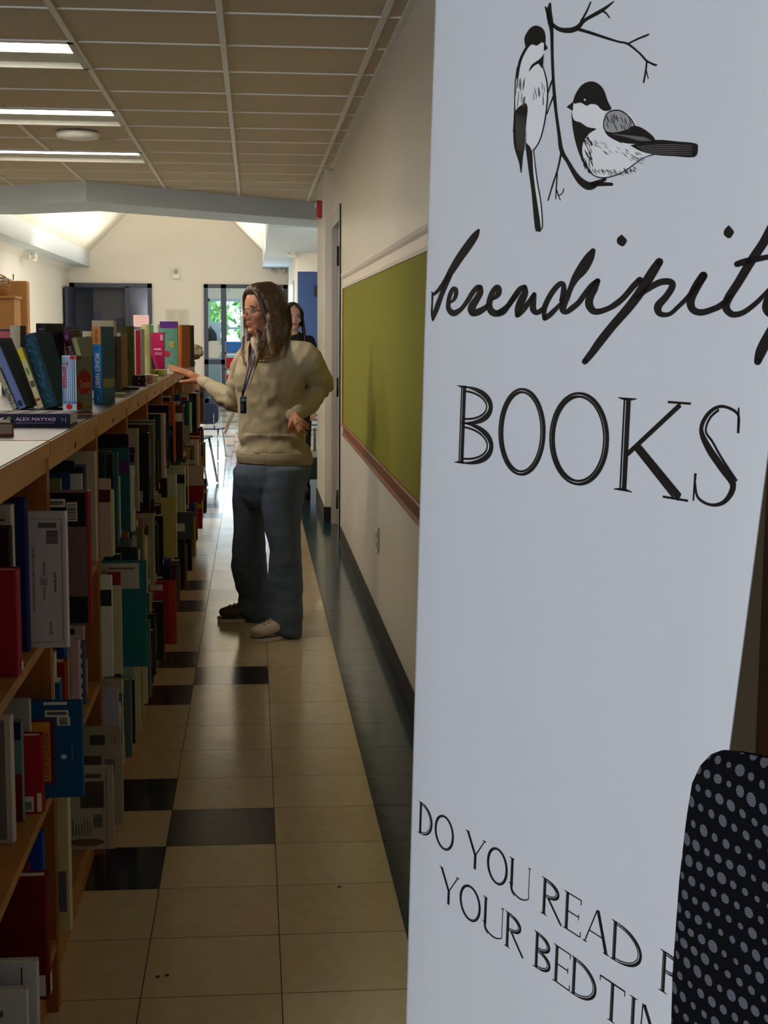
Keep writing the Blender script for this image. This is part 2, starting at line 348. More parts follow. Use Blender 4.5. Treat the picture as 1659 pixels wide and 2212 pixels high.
# ---------------------------------------------------------------- lamps and ceiling fittings
m_lens=mat('lamp_lens',(255,252,244),.4,emit=((255,247,228),20.0))
m_refl=mat('lamp_housing',(188,184,172),.5)
names=('nearest','middle','farthest')
for side,(xa,xb) in enumerate(LX):
    for n,j in enumerate(LAMPROWS):
        y0=GY+j*S;y1=y0+S;xc=(xa+xb)/2
        lab=('%s of the three lit fluorescent ceiling lights above the bookcase, in the ceiling grid'%names[n]) if side==0 else ('lit ceiling light on the far left, beside the %s light over the bookcase'%names[n])
        t=thing('ceiling_light',lab,'ceiling light',(xc,(y0+y1)/2,CEIL),group='recessed fluorescent ceiling lights')
        mb=MB();a=.025
        for q in (((xa,y0),(xb,y0+a)),((xa,y1-a),(xb,y1)),((xa,y0),(xa+a,y1)),((xb-a,y0),(xb,y1))): mb.box((q[0][0],q[0][1],CEIL-.006),(q[1][0],q[1][1],CEIL+.13),m_refl)
        mb.box((xa,y0,CEIL+.12),(xb,y1,CEIL+.13),m_refl);mb.build('housing',t)
        mb=MB();mb.add([(xa+a,y0+a,CEIL+.01),(xb-a,y0+a,CEIL+.01),(xb-a,y0+.36,CEIL+.035),(xa+a,y0+.36,CEIL+.035),(xa+a,y0+a,CEIL+.03),(xb-a,y0+a,CEIL+.03),(xb-a,y0+.36,CEIL+.055),(xa+a,y0+.36,CEIL+.055)],[(0,3,2,1),(4,5,6,7),(0,1,5,4),(1,2,6,5),(2,3,7,6),(3,0,4,7)],m_lens);mb.build('lens',t)
        mb=MB();mb.box((xa+a,y0+.36,CEIL+.02),(xb-a,y1-a,CEIL+.06),m_refl);mb.build('reflector',t)
m_plast=mat('white_plastic',(225,222,212),.4)
p=onZ(168,285,CEIL);mb=MB();mb.lathe([(.125,0),(.13,-.01),(.12,-.03),(.06,-.042),(.0,-.043)][::-1],(p.x,p.y,CEIL-.004),m_plast);tag(mb.build('ceiling_speaker'),'round white disc fitting on the ceiling between the second and third lit panels','ceiling fitting')
def emerg(px,py,Y,s,lab,grp='white twin-head emergency lamps'):
    p=onY(px,py,Y);t=thing('emergency_lamp',lab,'emergency light',(p.x,p.y+.05,p.z-s*.5),group=grp)
    mb=MB();mb.box((p.x-s*.3,p.y,p.z-s*.45),(p.x+s*.4,p.y+.09,p.z+s*.5),m_plast,.015);mb.build('housing',t)
    for k,dx in enumerate((-.28,.3)):
        mb=MB();c=Vector((p.x+dx*s,p.y-.04,p.z+s*.05));ax=Vector((0,-1,-.25)).normalized();mb.tube([c-ax*.05,c,c+ax*.03,c+ax*.05],[s*.12,s*.27,s*.3,s*.26],m_plast,14);mb.tube([c+ax*.05,c+ax*.052],[s*.2,s*.19],mat('lamp_glass_grey',(190,190,186),.1),14);mb.build('lamp_head',t)
emerg(70,555,21.35,.14,'white emergency lamp high on the left hall wall under the soffit')
emerg(629,545,21.31,.16,'largest white emergency lamp, at the top of the wall beside the blue wall')
emerg(609,584,26.85,.12,'white emergency lamp under the right soffit, right one of the pair by the far wall')
emerg(590,585,26.85,.085,'small white lamp under the right soffit, left one of the pair by the far wall')
p=onY(380,590,YF-.05);t=thing('wall_speaker','square white speaker box on the far wall between the two doorways','speaker',(p.x,YF,p.z-.11))
mb=MB();mb.box((p.x-.075,YF-.05,p.z-.1),(p.x+.075,YF-.001,p.z+.1),m_plast,.01);mb.build('housing',t)
mb=MB();mb.tube([(p.x,YF-.052,p.z+.03),(p.x,YF-.056,p.z+.03)],[.05,.048],mat('speaker_mesh',(170,168,160),.7),20);mb.build('grille',t)
# fire alarm on pilaster
t=thing('fire_alarm','red fire alarm sounder with white strobe on the side of the column','fire alarm',(.528,11.2,2.30))
mr=mat('alarm_red',(170,24,22),.35);mb=MB();mb.box((.486,11.12,2.29),(.528,11.26,2.42),mr,.008);mb.build('housing',t)
mb=MB();mb.box((.478,11.14,2.37),(.488,11.24,2.41),m_plast,.004);mb.build('strobe',t)
# outlet on right wall
p=onX(817,1165,XW);t=thing('wall_outlet','small white electrical outlet low on the beige wall under the green board','outlet',(XW,p.y,p.z-.06))
mb=MB();mb.box((XW-.009,p.y-.038,p.z-.06),(XW,p.y+.038,p.z+.06),m_plast,.003);mb.build('cover_plate',t)
for dz in (-.022,.022):
    mb=MB();mb.box((XW-.014,p.y-.017,p.z+dz-.014),(XW-.009,p.y+.017,p.z+dz+.014),m_plast,.002);mb.build('socket',t)
# ---------------------------------------------------------------- green tack board
bt,bb,ya,yb=1.780,.797,4.15,9.06
t=thing('tack_board','long olive green tack board with white moulding on top and brown wood rail below','bulletin board',(XW,(ya+yb)/2,bb))
m_felt=mat('felt_olive_green',(142,138,62),.95,spec=.1,bump=(300,.4,.002),var=.08,vscale=60)
mb=MB();mb.box((XW-.018,ya,bb+.05),(XW,yb-.015,bt-.06),m_felt);mb.build('felt_panel',t)
mo=mat('oak_trim_orange',(178,112,42),.35,var=.25,vscale=10,stretch=(1,.1,1))
mbw=mat('moulding_cream',(226,208,188),.42,bump=(30,.3,.004),stretch=(1,.1,1))
mo2=mat('oak_rail_brown',(126,68,26),.5,spec=.2,var=.35,vscale=16,stretch=(1,.06,1))
def rail(name,prof,y0,y1,m):
    mb=MB();mb.prism([(XW-a,y0,z) for a,z in prof],(0,y1-y0,0),m);return mb.build(name,t)
P1=[(0,bt-.085),(.022,bt-.085),(.026,bt-.072),(.022,bt-.062),(.020,bt-.03),(.030,bt-.018),(.036,bt-.006),(.036,bt+.004),(.026,bt+.010),(.0,bt+.012)]
rail('top_moulding',P1,ya,5.398,mbw);rail('top_moulding',P1,5.402,yb,mbw)
P2=[(0,bb-.03),(.020,bb-.03),(.026,bb-.02),(.018,bb-.008),(.018,bb+.028),(.028,bb+.036),(.028,bb+.046),(.022,bb+.052),(0,bb+.052)]
rail('bottom_rail',P2,ya,yb,mo2)
mb=MB();mb.box((XW-.026,yb-.03,bb+.05),(XW,yb,bt-.085),mo);mb.build('side_trim',t)
mb=MB();mb.box((XW-.026,ya,bb+.05),(XW,ya+.03,bt-.085),mo);mb.build('side_trim',t)
# ---------------------------------------------------------------- bookcase bays
XS=-.417;TOP=1.211;PITCHY=.9144;YS0=2.9248-PITCHY*2
LV=(.822,.489,.161)
def wood(name,c,s): return mat(name,c,.45,spec=.25,var=.35,vscale=9,stretch=s,bump=(40,.08,.002))
m_oakf=wood('oak_fascia',(196,134,62),(1,.12,1));m_oaku=wood('oak_upright',(170,104,44),(1,1,.1));m_oaks=wood('oak_shelf',(178,122,58),(.1,.3,1))
m_top=mat('laminate_charcoal',(52,54,58),.3,spec=.5,var=.06,vscale=30);m_glare=mat('laminate_glare',(206,200,186),.3,spec=.5)
ORD=['nearest','second','third','fourth','fifth','sixth','seventh','eighth','ninth','tenth']
for b in range(1,10):
    y0=YS0+b*PITCHY;y1=y0+PITCHY;e=.0015
    lab='oak bookcase bay cut by the left edge of the photo' if b==1 else 'oak bookcase bay nearest the viewer, beyond the left edge' if b==0 else '%s oak bookcase bay along the aisle from the left edge'%ORD[b-1] if b<9 else 'last oak bookcase bay, at the far end under the cloth bag'
    t=thing('bookcase',lab,'bookcase',(-.74,(y0+y1)/2,0),group='bays of the long oak bookcase')
    for yy in (y0+e,y1-.019-e):
        mb=MB();mb.box((-1.06,yy,0),(XS+.0,yy+.019,TOP-.03),m_oaku);mb.build('side_panel',t)
    mb=MB();mb.box((-.75,y0+.021,.1),(-.735,y1-.021,TOP-.06),m_oaku);mb.build('back_panel',t)
    for z in LV:
        mb=MB();mb.box((-.735,y0+.021,z-.022),(XS-.002,y1-.021,z),m_oaks);mb.build('shelf_board',t)
        mb=MB();mb.box((-1.05,y0+.021,z-.022),(-.75,y1-.021,z),m_oaks);mb.build('shelf_board',t)
    mb=MB();mb.box((XS-.02,y0+.021,1.148),(XS-.001,y1-.021,TOP-.03),m_oakf);mb.build('fascia',t)
    mb=MB();mb.box((XS-.045,y0+.021,0),(XS-.025,y1-.021,.139),m_oakf);mb.build('toe_kick',t)
    mb=MB();mb.box((-1.065,y0+.004,TOP-.03),(XS+.006,y1-.004,TOP-.002),m_oakf);mb.build('top_board',t)
    mb=MB();mb.box((-1.06,y0+.006,TOP-.002),(XS+.001,y1-.006,TOP),m_glare if b<2 else m_top);mb.build('laminate_top',t)  # nearest top is charcoal too; reflected glare is put into its pale colour
    mb=MB();mb.box((-1.06,y0+.004,TOP-.004),(XS+.004,y0+.013,TOP+.0006),m_oakf);mb.build('joint_strip',t)
    if b>1:
        mb=MB();mb.box((XS-.001,(y0+y1)/2-.008,1.158),(XS+.0006,(y0+y1)/2+.008,1.172),mat('engraved_dark',(70,46,26),.7));mb.build('number_tag',t)
# ---------------------------------------------------------------- books
m_page=mat('paper_pages',(216,204,178),.85,bump=(400,.3,.001),stretch=(1,1,.02))
def book(label,pos,t,w,h,cover,rotz=0,lean=0,spine=None,prints=(),group=None,tilt=0,full=True,soft=False,cat='book',pages=None):
    """x thickness, spine at y=0, y depth, z height. prints: (face L/R/S/T, a0,a1,b0,b1 as fractions, colour, part name[, text, rot])"""
    r=thing('book',label,cat,pos,(tilt,lean,rotz),group)
    cm=flat(cover) if isinstance(cover,tuple) else cover
    sm=flat(spine) if isinstance(spine,tuple) else (spine or cm)
    b=.0012 if soft else min(.0028,t*.2);o=0 if soft else .003
    mb=MB();mb.box((0,b,0),(b,w,h),cm);mb.box((t-b,b,0),(t,w,h),cm)
    n=5;pts=[]
    bul=min(.004,t*.14) if not soft else 0
    for i in range(n+1):
        x=t*i/n;pts.append((x,b-b*1.0-bul*math.sin(math.pi*i/n),0))
    mb.prism(pts+[(t,b,0),(0,b,0)],(0,0,h),sm);mb.build('cover',r,world=False)
    if full:
        mb=MB();mb.box((b,b,o),(t-b,w-o,h-o),pages or m_page);mb.build('page_block',r,world=False)
    for p in prints:
        face,a0,a1,b0,b1,c,nm=p[:7];e=.0005
        if face=='L': O,A,B,N=Vector((0,0,0)),Vector((0,w,0)),Vector((0,0,h)),Vector((-1,0,0))
        elif face=='R': O,A,B,N=Vector((t,0,0)),Vector((0,w,0)),Vector((0,0,h)),Vector((1,0,0))
        elif face=='S': O,A,B,N=Vector((0,-bul,0)),Vector((t,0,0)),Vector((0,0,h)),Vector((0,-1,0))
        k=p[9] if len(p)>9 else 0
        e+=k*.0003
        P=O+A*a0+B*b0+N*e;U_=A*(a1-a0);V_=B*(b1-b0)
        mm=flat(c) if isinstance(c,tuple) else c
        mb=MB()
        if len(p)>7 and p[7]:
            rot=p[8] if len(p)>8 else 0
            s=1 if face!='L' else -1
            if face=='L': P=P+U_;U_=-U_          # seen from outside, reading direction flips
            if rot==0: textmesh(mb,p[7],P,U_,V_,mm)
            elif rot==-90: textmesh(mb,p[7],P+V_,-V_,U_,mm)   # top to bottom
            elif rot==90: textmesh(mb,p[7],P+U_,V_,-U_,mm)
        elif nm=='barcode':
            rr=random.Random(int(a0*1e4));x=0
            while x<1:
                q=rr.uniform(.02,.06);mb.add([P+V_*x,P+V_*min(1,x+q),P+V_*min(1,x+q)+U_,P+V_*x+U_],[(0,1,2,3)],mm);x+=q+rr.uniform(.02,.05)
        elif nm=='oval':
            mb.add([P+U_*(.5+.5*math.cos(i*.2618))+V_*(.5+.5*math.sin(i*.2618)) for i in range(24)],[list(range(24))],mm);nm='oval_picture'
        elif nm=='scrolls':
            rr=random.Random(5)
            for i in range(46):
                cx,cy,q=rr.random(),rr.random(),rr.uniform(.06,.16);pt=[]
                for j in range(9):
                    an=j*.55+rr.random()*.2+i;rad=q*(1-j*.09);X=min(1,max(0,cx+rad*math.cos(an)*1.2));Y=min(1,max(0,cy+rad*math.sin(an)*.35));pt.append(P+U_*X+V_*Y)
                for a_,b_ in zip(pt,pt[1:]):
                    d=(b_-a_);
                    if d.length<1e-5: continue
                    s_=d.cross(N).normalized()*.0007;mb.add([a_-s_,a_+s_,b_+s_,b_-s_],[(0,1,2,3)],mm)
            nm='scroll_pattern'
        elif nm=='stripes':
            k_=7
            for i in range(k_): mb.add([P+U_*((i+.1)/k_),P+U_*((i+.55)/k_),P+U_*((i+.55)/k_)+V_,P+U_*((i+.1)/k_)+V_],[(0,1,2,3)],mm)
            nm='stripe_pattern'
        elif nm=='lines':
            rr=random.Random(int(b0*1e4)+3);k_=max(3,int(abs(V_.length)/.006))
            for i in range(k_):
                l=rr.uniform(.6,1);mb.add([P+V_*((i+.25)/k_),P+U_*l+V_*((i+.25)/k_),P+U_*l+V_*((i+.6)/k_),P+V_*((i+.6)/k_)],[(0,1,2,3)],mm)
            nm='printed_text'
        elif nm=='vlines':
            rr=random.Random(int(b0*1e4)+3);k_=max(3,int(abs(U_.length)/.007))
            for i in range(k_):
                l=rr.uniform(.6,1);mb.add([P+U_*((i+.25)/k_),P+U_*((i+.25)/k_)+V_*l,P+U_*((i+.55)/k_)+V_*l,P+U_*((i+.55)/k_)],[(0,1,2,3)],mm)
            nm='printed_text'
        elif nm=='dots':
            k_=max(4,int(V_.length/.012))
            cols=[flat((30,28,40)),flat((120,24,30)),flat((28,30,46)),flat((150,60,30)),flat((30,28,36))]
            for i in range(k_):
                c_=P+U_*.5+V_*((i+.5)/k_);mb.add([c_+U_*.5*math.cos(j*.6283)+V_*(.46/k_)*math.sin(j*.6283) for j in range(10)],[list(range(10))],cols[i%5])
            nm='bead_pattern'
        elif nm=='check':
            k_=max(6,int(V_.length/.012))
            for i in range(k_):
                for j in range(2):
                    if (i+j)%2==0: q=P+U_*(j*.5)+V_*(i/k_);mb.add([q,q+U_*.5,q+U_*.5+V_/k_,q+V_/k_],[(0,1,2,3)],mm)
            nm='gingham_pattern'
        else: mb.add([P,P+U_,P+U_+V_,P+V_],[(0,1,2,3)],mm)
        mb.build(nm,r,world=False)
    return r
BLK=(24,23,26);WHT=(222,218,208)
def sticker(face,a0,a1,b0,b1): return [(face,a0,a1,b0,b1,WHT,'library_sticker'),(face,a0+.15*(a1-a0),a1-.15*(a1-a0),b0+.2*(b1-b0),b1-.2*(b1-b0),BLK,'barcode',None,0,1)]
# shelf books seen with the cover toward the viewer: right bottom corner pixel gives where it stands
busy={}
def cell(Y,lv): return (int((Y-YS0)//PITCHY),lv)
def ordinal_shelf(lv): return {0:'top shelf',1:'middle shelf',2:'bottom shelf'}[lv]
def shero(label,px,pyb,pyt,lv,w,t,cover,prints=(),spine=None,group=None,**k):
    z=LV[lv];p=onZ(px,pyb,z)
    c=cell(p.y,lv);ys=YS0+c[0]*PITCHY;Y=min(max(p.y,ys+.024),ys+PITCHY-.024-t)
    for a,b_ in sorted(busy.get(c,[])):      # slide past books already there
        if Y<b_+.001 and Y+t>a-.001: Y=b_+.0015
    top=onY(px,pyt,Y);h=min(max(.08,top.z-z),1.144-.822 if lv==0 else .309)
    X=p.x
    busy.setdefault(c,[]).append((Y,Y+t))
    return book(label,(X,Y,z+.0006),t,w,h,cover,rotz=math.pi/2,prints=prints,spine=spine,group=group,**k)
PB='picture_panel'
shero('crimson hardback on the top shelf, left of the white cover with sideways text',40,1462,1232,0,.2,.036,(150,14,30),spine=(160,40,56),prints=[('S',.25,.75,.04,.12,WHT,'spine_label')])
shero('black and crimson book at the left edge of the top shelf',26,1440,1140,0,.17,.03,(44,16,22),prints=[('L',.1,.9,.55,.95,(110,26,44),PB)])
shero('cream book with ruled box, top shelf, behind the black and crimson one',31,1425,1092,0,.19,.03,(196,184,160),prints=[('L',.05,.8,.72,.73,BLK,'rule_line'),('L',.05,.8,.9,.91,BLK,'rule_line')])
shero('navy book on the top shelf touching the white cover with sideways text',60,1408,1079,0,.22,.03,(26,30,82),prints=[('L',.1,.9,.1,.8,(16,16,24),PB)],spine=(30,36,100))
DK='white back cover with sideways text, two barcodes and a price, jutting from the top shelf'
tx=(60,56,62)
shero(DK,146,1400,1107,0,.235,.022,(190,182,182),spine=(206,200,196),prints=[
 ('L',.03,.94,.04,.043,tx,'rule_line'),('L',.03,.94,.95,.953,tx,'rule_line'),('L',.03,.034,.04,.95,tx,'rule_line'),
 ('L',.07,.22,.885,.925,BLK,'barcode'),('L',.06,.155,.77,.87,BLK,'barcode'),
 ('L',.375,.40,.16,.86,tx,'back_cover_text','The amazing photographic journeys in this book provide',90),
 ('L',.335,.36,.18,.84,tx,'back_cover_text','an unforgettable guide to the wonders of the human body.',90),
 ('L',.295,.32,.18,.84,tx,'back_cover_text','Written in a fresh and exciting way, the reader will discover',90),
 ('L',.250,.275,.27,.75,tx,'back_cover_text','how the body works - from the inside out.',90),
 ('L',.165,.19,.36,.45,tx,'back_cover_text','Dorling',90),('L',.165,.19,.54,.64,tx,'back_cover_text','Kindersley',90),
 ('L',.205,.209,.46,.52,tx,'emblem_box'),('L',.155,.159,.46,.52,tx,'emblem_box'),('L',.155,.209,.46,.462,tx,'emblem_box'),('L',.155,.209,.518,.52,tx,'emblem_box'),('L',.167,.197,.468,.512,tx,'back_cover_text','DK',90),
 ('L',.08,.108,.41,.56,BLK,'back_cover_text','www.dk.com',90),('L',.115,.145,.10,.19,tx,'back_cover_text','$19.95',90)])
shero('tall red-spined book with dusty pink middle, right of the white cover with sideways text',195,1352,1062,0,.2,.034,(118,92,92),spine=(140,20,24),prints=[
 ('L',.02,.99,.74,.99,(20,20,28),PB),('L',.02,.99,.02,.22,(22,24,40),PB),('L',.23,.5,.885,.945,WHT,'library_sticker',None,0,1),('L',.25,.48,.90,.93,BLK,'barcode',None,0,2),('L',.11,.22,.78,.92,WHT,'library_sticker',None,0,1),('L',.12,.21,.79,.91,BLK,'barcode',None,0,2)])
shero('tall cream paperback with a dark leaf print and red foot on the top shelf',212,1208,976,0,.2,.03,(190,178,150),prints=[('L',.3,.6,.72,.92,(22,20,20),PB),('L',.12,.6,.3,.62,(130,22,26),PB)])
shero('dark slim book with an orange-red photograph on a top shelf',246,1185,1030,0,.18,.03,(30,30,36),prints=[('L',.05,.8,.5,.9,(150,50,34),PB)])
shero('wide cream book on the top shelf of the third bay, beyond the orange-red photograph book',275,1137,984,0,.19,.045,(188,182,164),spine=(60,56,50))
shero('tall pale beige book at the near end of the top shelf in the fourth bay',299,1105,927,0,.16,.03,(178,168,140))
shero('tall black binder on the top shelf, right behind the tall pale beige book',319,1108,936,0,.2,.05,(18,18,24),prints=[('L',.1,.3,.1,.25,(160,150,140),'sticker')])
shero('tall dark green book on the top shelf in the fifth bay',347,1035,896,0,.18,.04,(26,64,52),prints=[('L',.2,.85,.1,.16,WHT,'sticker')])
shero('teal green book with a pale label jutting out under the reaching hand',408,958,866,0,.2,.03,(14,86,82),prints=[('L',.1,.6,.86,.93,WHT,'sticker'),('L',0,1,0,.42,(176,166,140),PB)])
# middle shelf
shero('cream spiral-edged book standing at the left edge of the middle shelf',28,1822,1548,1,.2,.03,(190,182,164),prints=[('L',.05,.12,.03,.97,(120,110,96),'spiral_binding')])
shero('sea-green book with dark red foot on the middle shelf beside the cream spiral-edged one',50,1775,1560,1,.2,.02,(100,128,120),prints=[('L',0,1,0,.48,(110,14,22),PB),('L',0,1,.82,1,(30,34,90),PB)])
shero('bright red book with two white stickers in front of the blue poster book',91,1757,1590,1,.13,.03,(168,10,18),prints=[('L',.12,.28,.02,.22,WHT,'library_sticker'),('L',.15,.25,.05,.15,BLK,'barcode',None,0,1),('L',.0,.07,.02,.26,WHT,'sticker')],spine=(150,12,20))
shero('worn grey-white book with a sticker on the middle shelf, behind the bright red book',66,1750,1512,1,.16,.02,(168,162,150),prints=[('L',.3,.7,.82,.9,BLK,'sticker')])
shero('large blue book with an orange poster panel and barcodes, jutting from the middle shelf',180,1722,1515,1,.26,.016,(14,82,132),spine=(16,86,136),prints=[
 ('L',.215,.98,.14,.82,(110,16,34),'red_border'),('L',.245,.98,.17,.79,(224,150,40),'poster_panel',None,0,1),
 ('L',.255,.29,.19,.68,(120,20,30),'poster_text','A GIANT UP CLOSE POSTER!',90,2),('L',.305,.325,.20,.60,(110,50,24),'vlines',None,0,2),
 ('L',.10,.28,.84,.91,WHT,'library_sticker'),('L',.115,.265,.86,.895,BLK,'barcode',None,0,1),('L',.09,.19,.75,.84,WHT,'library_sticker'),('L',.11,.17,.76,.835,BLK,'barcode',None,0,1),
 ('L',.11,.29,.965,.995,WHT,'sticker'),('L',.12,.165,.40,.45,(200,210,220),'oval'),('L',.075,.08,.38,.56,(120,160,190),'small_print')])
shero('blue book with a gingham edge on the middle shelf of the second bay',183,1522,1388,1,.19,.03,(64,82,120),prints=[('L',.02,.26,.02,.98,(200,206,214),'check')])
shero('thin yellow book on the middle shelf, just behind the gingham edged book',188,1502,1425,1,.1,.012,(196,170,50))
shero('cream book with a vertical string of coloured dots on the middle shelf',264,1456,1266,1,.13,.012,(196,184,152),prints=[('L',.28,.5,.12,.95,BLK,'dots'),('L',.8,.84,.2,.7,(90,80,70),'small_print')])
shero('cream picture book with small dark photographs, behind the coloured-dots book',296,1420,1245,1,.2,.014,(192,182,150),prints=[('L',.2,.75,.82,.92,(44,50,50),PB),('L',.2,.6,.4,.65,(60,50,44),PB)])
shero('large teal-bordered book with red and white top, jutting from the middle shelf',318,1440,1212,1,.26,.016,(34,110,112),prints=[('L',.07,1,.74,.98,(190,182,160),PB),('L',.27,.42,.76,.9,(150,30,50),PB,None,0,1),('L',.12,.4,.92,.94,(120,116,100),'sticker',None,0,1)])
shero('dark photo-covered book with a light square on the middle shelf of the fourth bay',341,1240,1133,1,.17,.035,(38,42,44),prints=[('L',.2,.55,.68,.88,WHT,'sticker'),('L',.1,.9,.1,.6,(66,62,58),PB)])
shero('tall yellow-cream book with small stamps on the middle shelf of the fifth bay',381,1205,1077,1,.2,.03,(198,184,110),prints=[('L',.3,.5,.65,.72,(130,100,60),'stamp'),('L',.35,.5,.4,.46,(130,120,70),'stamp')])
shero('cream and maroon book on the middle shelf, under the jutting teal green book',406,1100,1000,1,.16,.03,(182,170,140),prints=[('L',0,1,.1,.5,(96,20,26),PB)])
shero('grey-blue book with a white square on the middle shelf near the far end',417,1165,1108,1,.12,.03,(76,84,94),prints=[('L',.3,.7,.3,.6,WHT,'sticker')])
shero('white and crimson booklet jutting out highest at the far end of the row',440,1080,1006,1,.12,.012,(196,180,170),prints=[('L',0,1,0,.42,(150,18,34),PB)])
# bottom shelf
shero('small white barcode book in the bottom left corner, nearest on the bottom shelf',60,2290,2140,2,.2,.02,(196,194,190),prints=[('L',.2,.75,.62,.72,BLK,'barcode'),('L',.3,.62,.3,.52,BLK,'barcode')])
shero('larger white book with a red corner, behind the small white barcode book',82,2262,2080,2,.24,.024,(190,188,186),prints=[('L',.62,1,.38,.64,(170,20,20),PB),('L',.2,.42,.42,.66,BLK,'barcode'),('L',.1,.11,.05,.95,tx,'rule_line')])
shero('cream book with a black leaf drawing on the nearest bottom shelf',52,2090,1925,2,.2,.016,(196,186,160),prints=[('L',.35,.75,.6,.85,(20,18,18),PB),('L',.3,.6,.2,.5,(150,146,140),PB)])
shero('crimson hardback leaning on the bottom shelf behind the black leaf drawing book',66,2080,1864,2,.2,.014,(150,12,24))
shero('deep red hardback with a white label on the nearest bottom shelf',104,2160,1893,2,.18,.03,(104,6,14),spine=(120,10,20),prints=[('S',.1,.9,.03,.2,WHT,'spine_label'),('L',.02,.14,.03,.2,WHT,'sticker')])
shero('bright blue book with a pink label on the bottom shelf, behind the deep red hardback',97,2070,1798,2,.17,.02,(20,72,168),prints=[('L',.1,.5,.35,.66,(190,60,80),PB)])
shero('cream soft-spined book with a photo label starting the second bottom shelf',150,2016,1717,2,.12,.03,(198,186,140),spine=(206,194,150),prints=[('L',.05,.9,.14,.44,(96,90,110),PB)])
shero('white back cover with a crowd photograph, barcode and leg drawing on a bottom shelf',246,1834,1655,2,.22,.012,(176,164,146),prints=[
 ('L',.10,.36,.50,.82,(84,70,62),PB),('L',.12,.34,.52,.70,(50,40,38),'vlines',None,0,1),('L',.13,.30,.86,.91,BLK,'barcode'),('L',.12,.22,.27,.42,BLK,'barcode'),('L',.24,.5,.17,.38,(90,78,66),'vlines'),('L',.1,.5,.04,.13,(110,84,66),'oval'),('L',.07,.075,.03,.97,tx,'rule_line')])
shero('grey-cream picture book directly behind the leg drawing cover',266,1783,1612,2,.24,.012,(170,162,140),prints=[('L',.22,.5,.64,.88,(84,78,72),PB),('L',.08,.18,.66,.84,(120,114,104),'sticker')])
shero('cream book with a street photograph, second behind the leg drawing cover',262,1745,1570,2,.2,.012,(172,162,136),prints=[('L',.2,.4,.55,.9,(80,74,66),PB),('L',.06,.07,.5,.9,(110,100,86),'rule_line')])
shero('cobalt blue book with green and orange stripes on a bottom shelf',262,1571,1456,2,.14,.02,(20,70,140),prints=[('L',.5,.7,.02,.8,(50,70,44),PB),('L',.25,.4,.2,.8,(170,110,80),PB),('L',.85,1,.02,.98,(196,184,150),PB)])
shero('cream spiral-bound notebook standing on the bottom shelf of the third bay',310,1552,1386,2,.15,.02,(190,176,130),prints=[('L',.14,.22,.03,.97,(50,44,36),'dots'),('L',.6,.64,.1,.9,(120,90,60),'small_print')])
shero('dark brown book with a framed label on the bottom shelf of the fourth bay',354,1425,1300,2,.16,.04,(54,36,26),prints=[('L',.3,.65,.35,.55,(120,100,80),'sticker'),('L',.4,.42,.1,.3,(120,100,80),'small_print'),('L',.2,.65,.84,.9,(110,100,84),'sticker')])
shero('magenta book with orange border and white sticker on a bottom shelf',380,1392,1256,2,.2,.025,(170,26,58),prints=[('L',0,.14,0,1,(190,70,34),PB),('L',.25,.6,.86,.95,WHT,'sticker'),('L',.5,.56,.2,.75,(200,90,110),'small_print')])
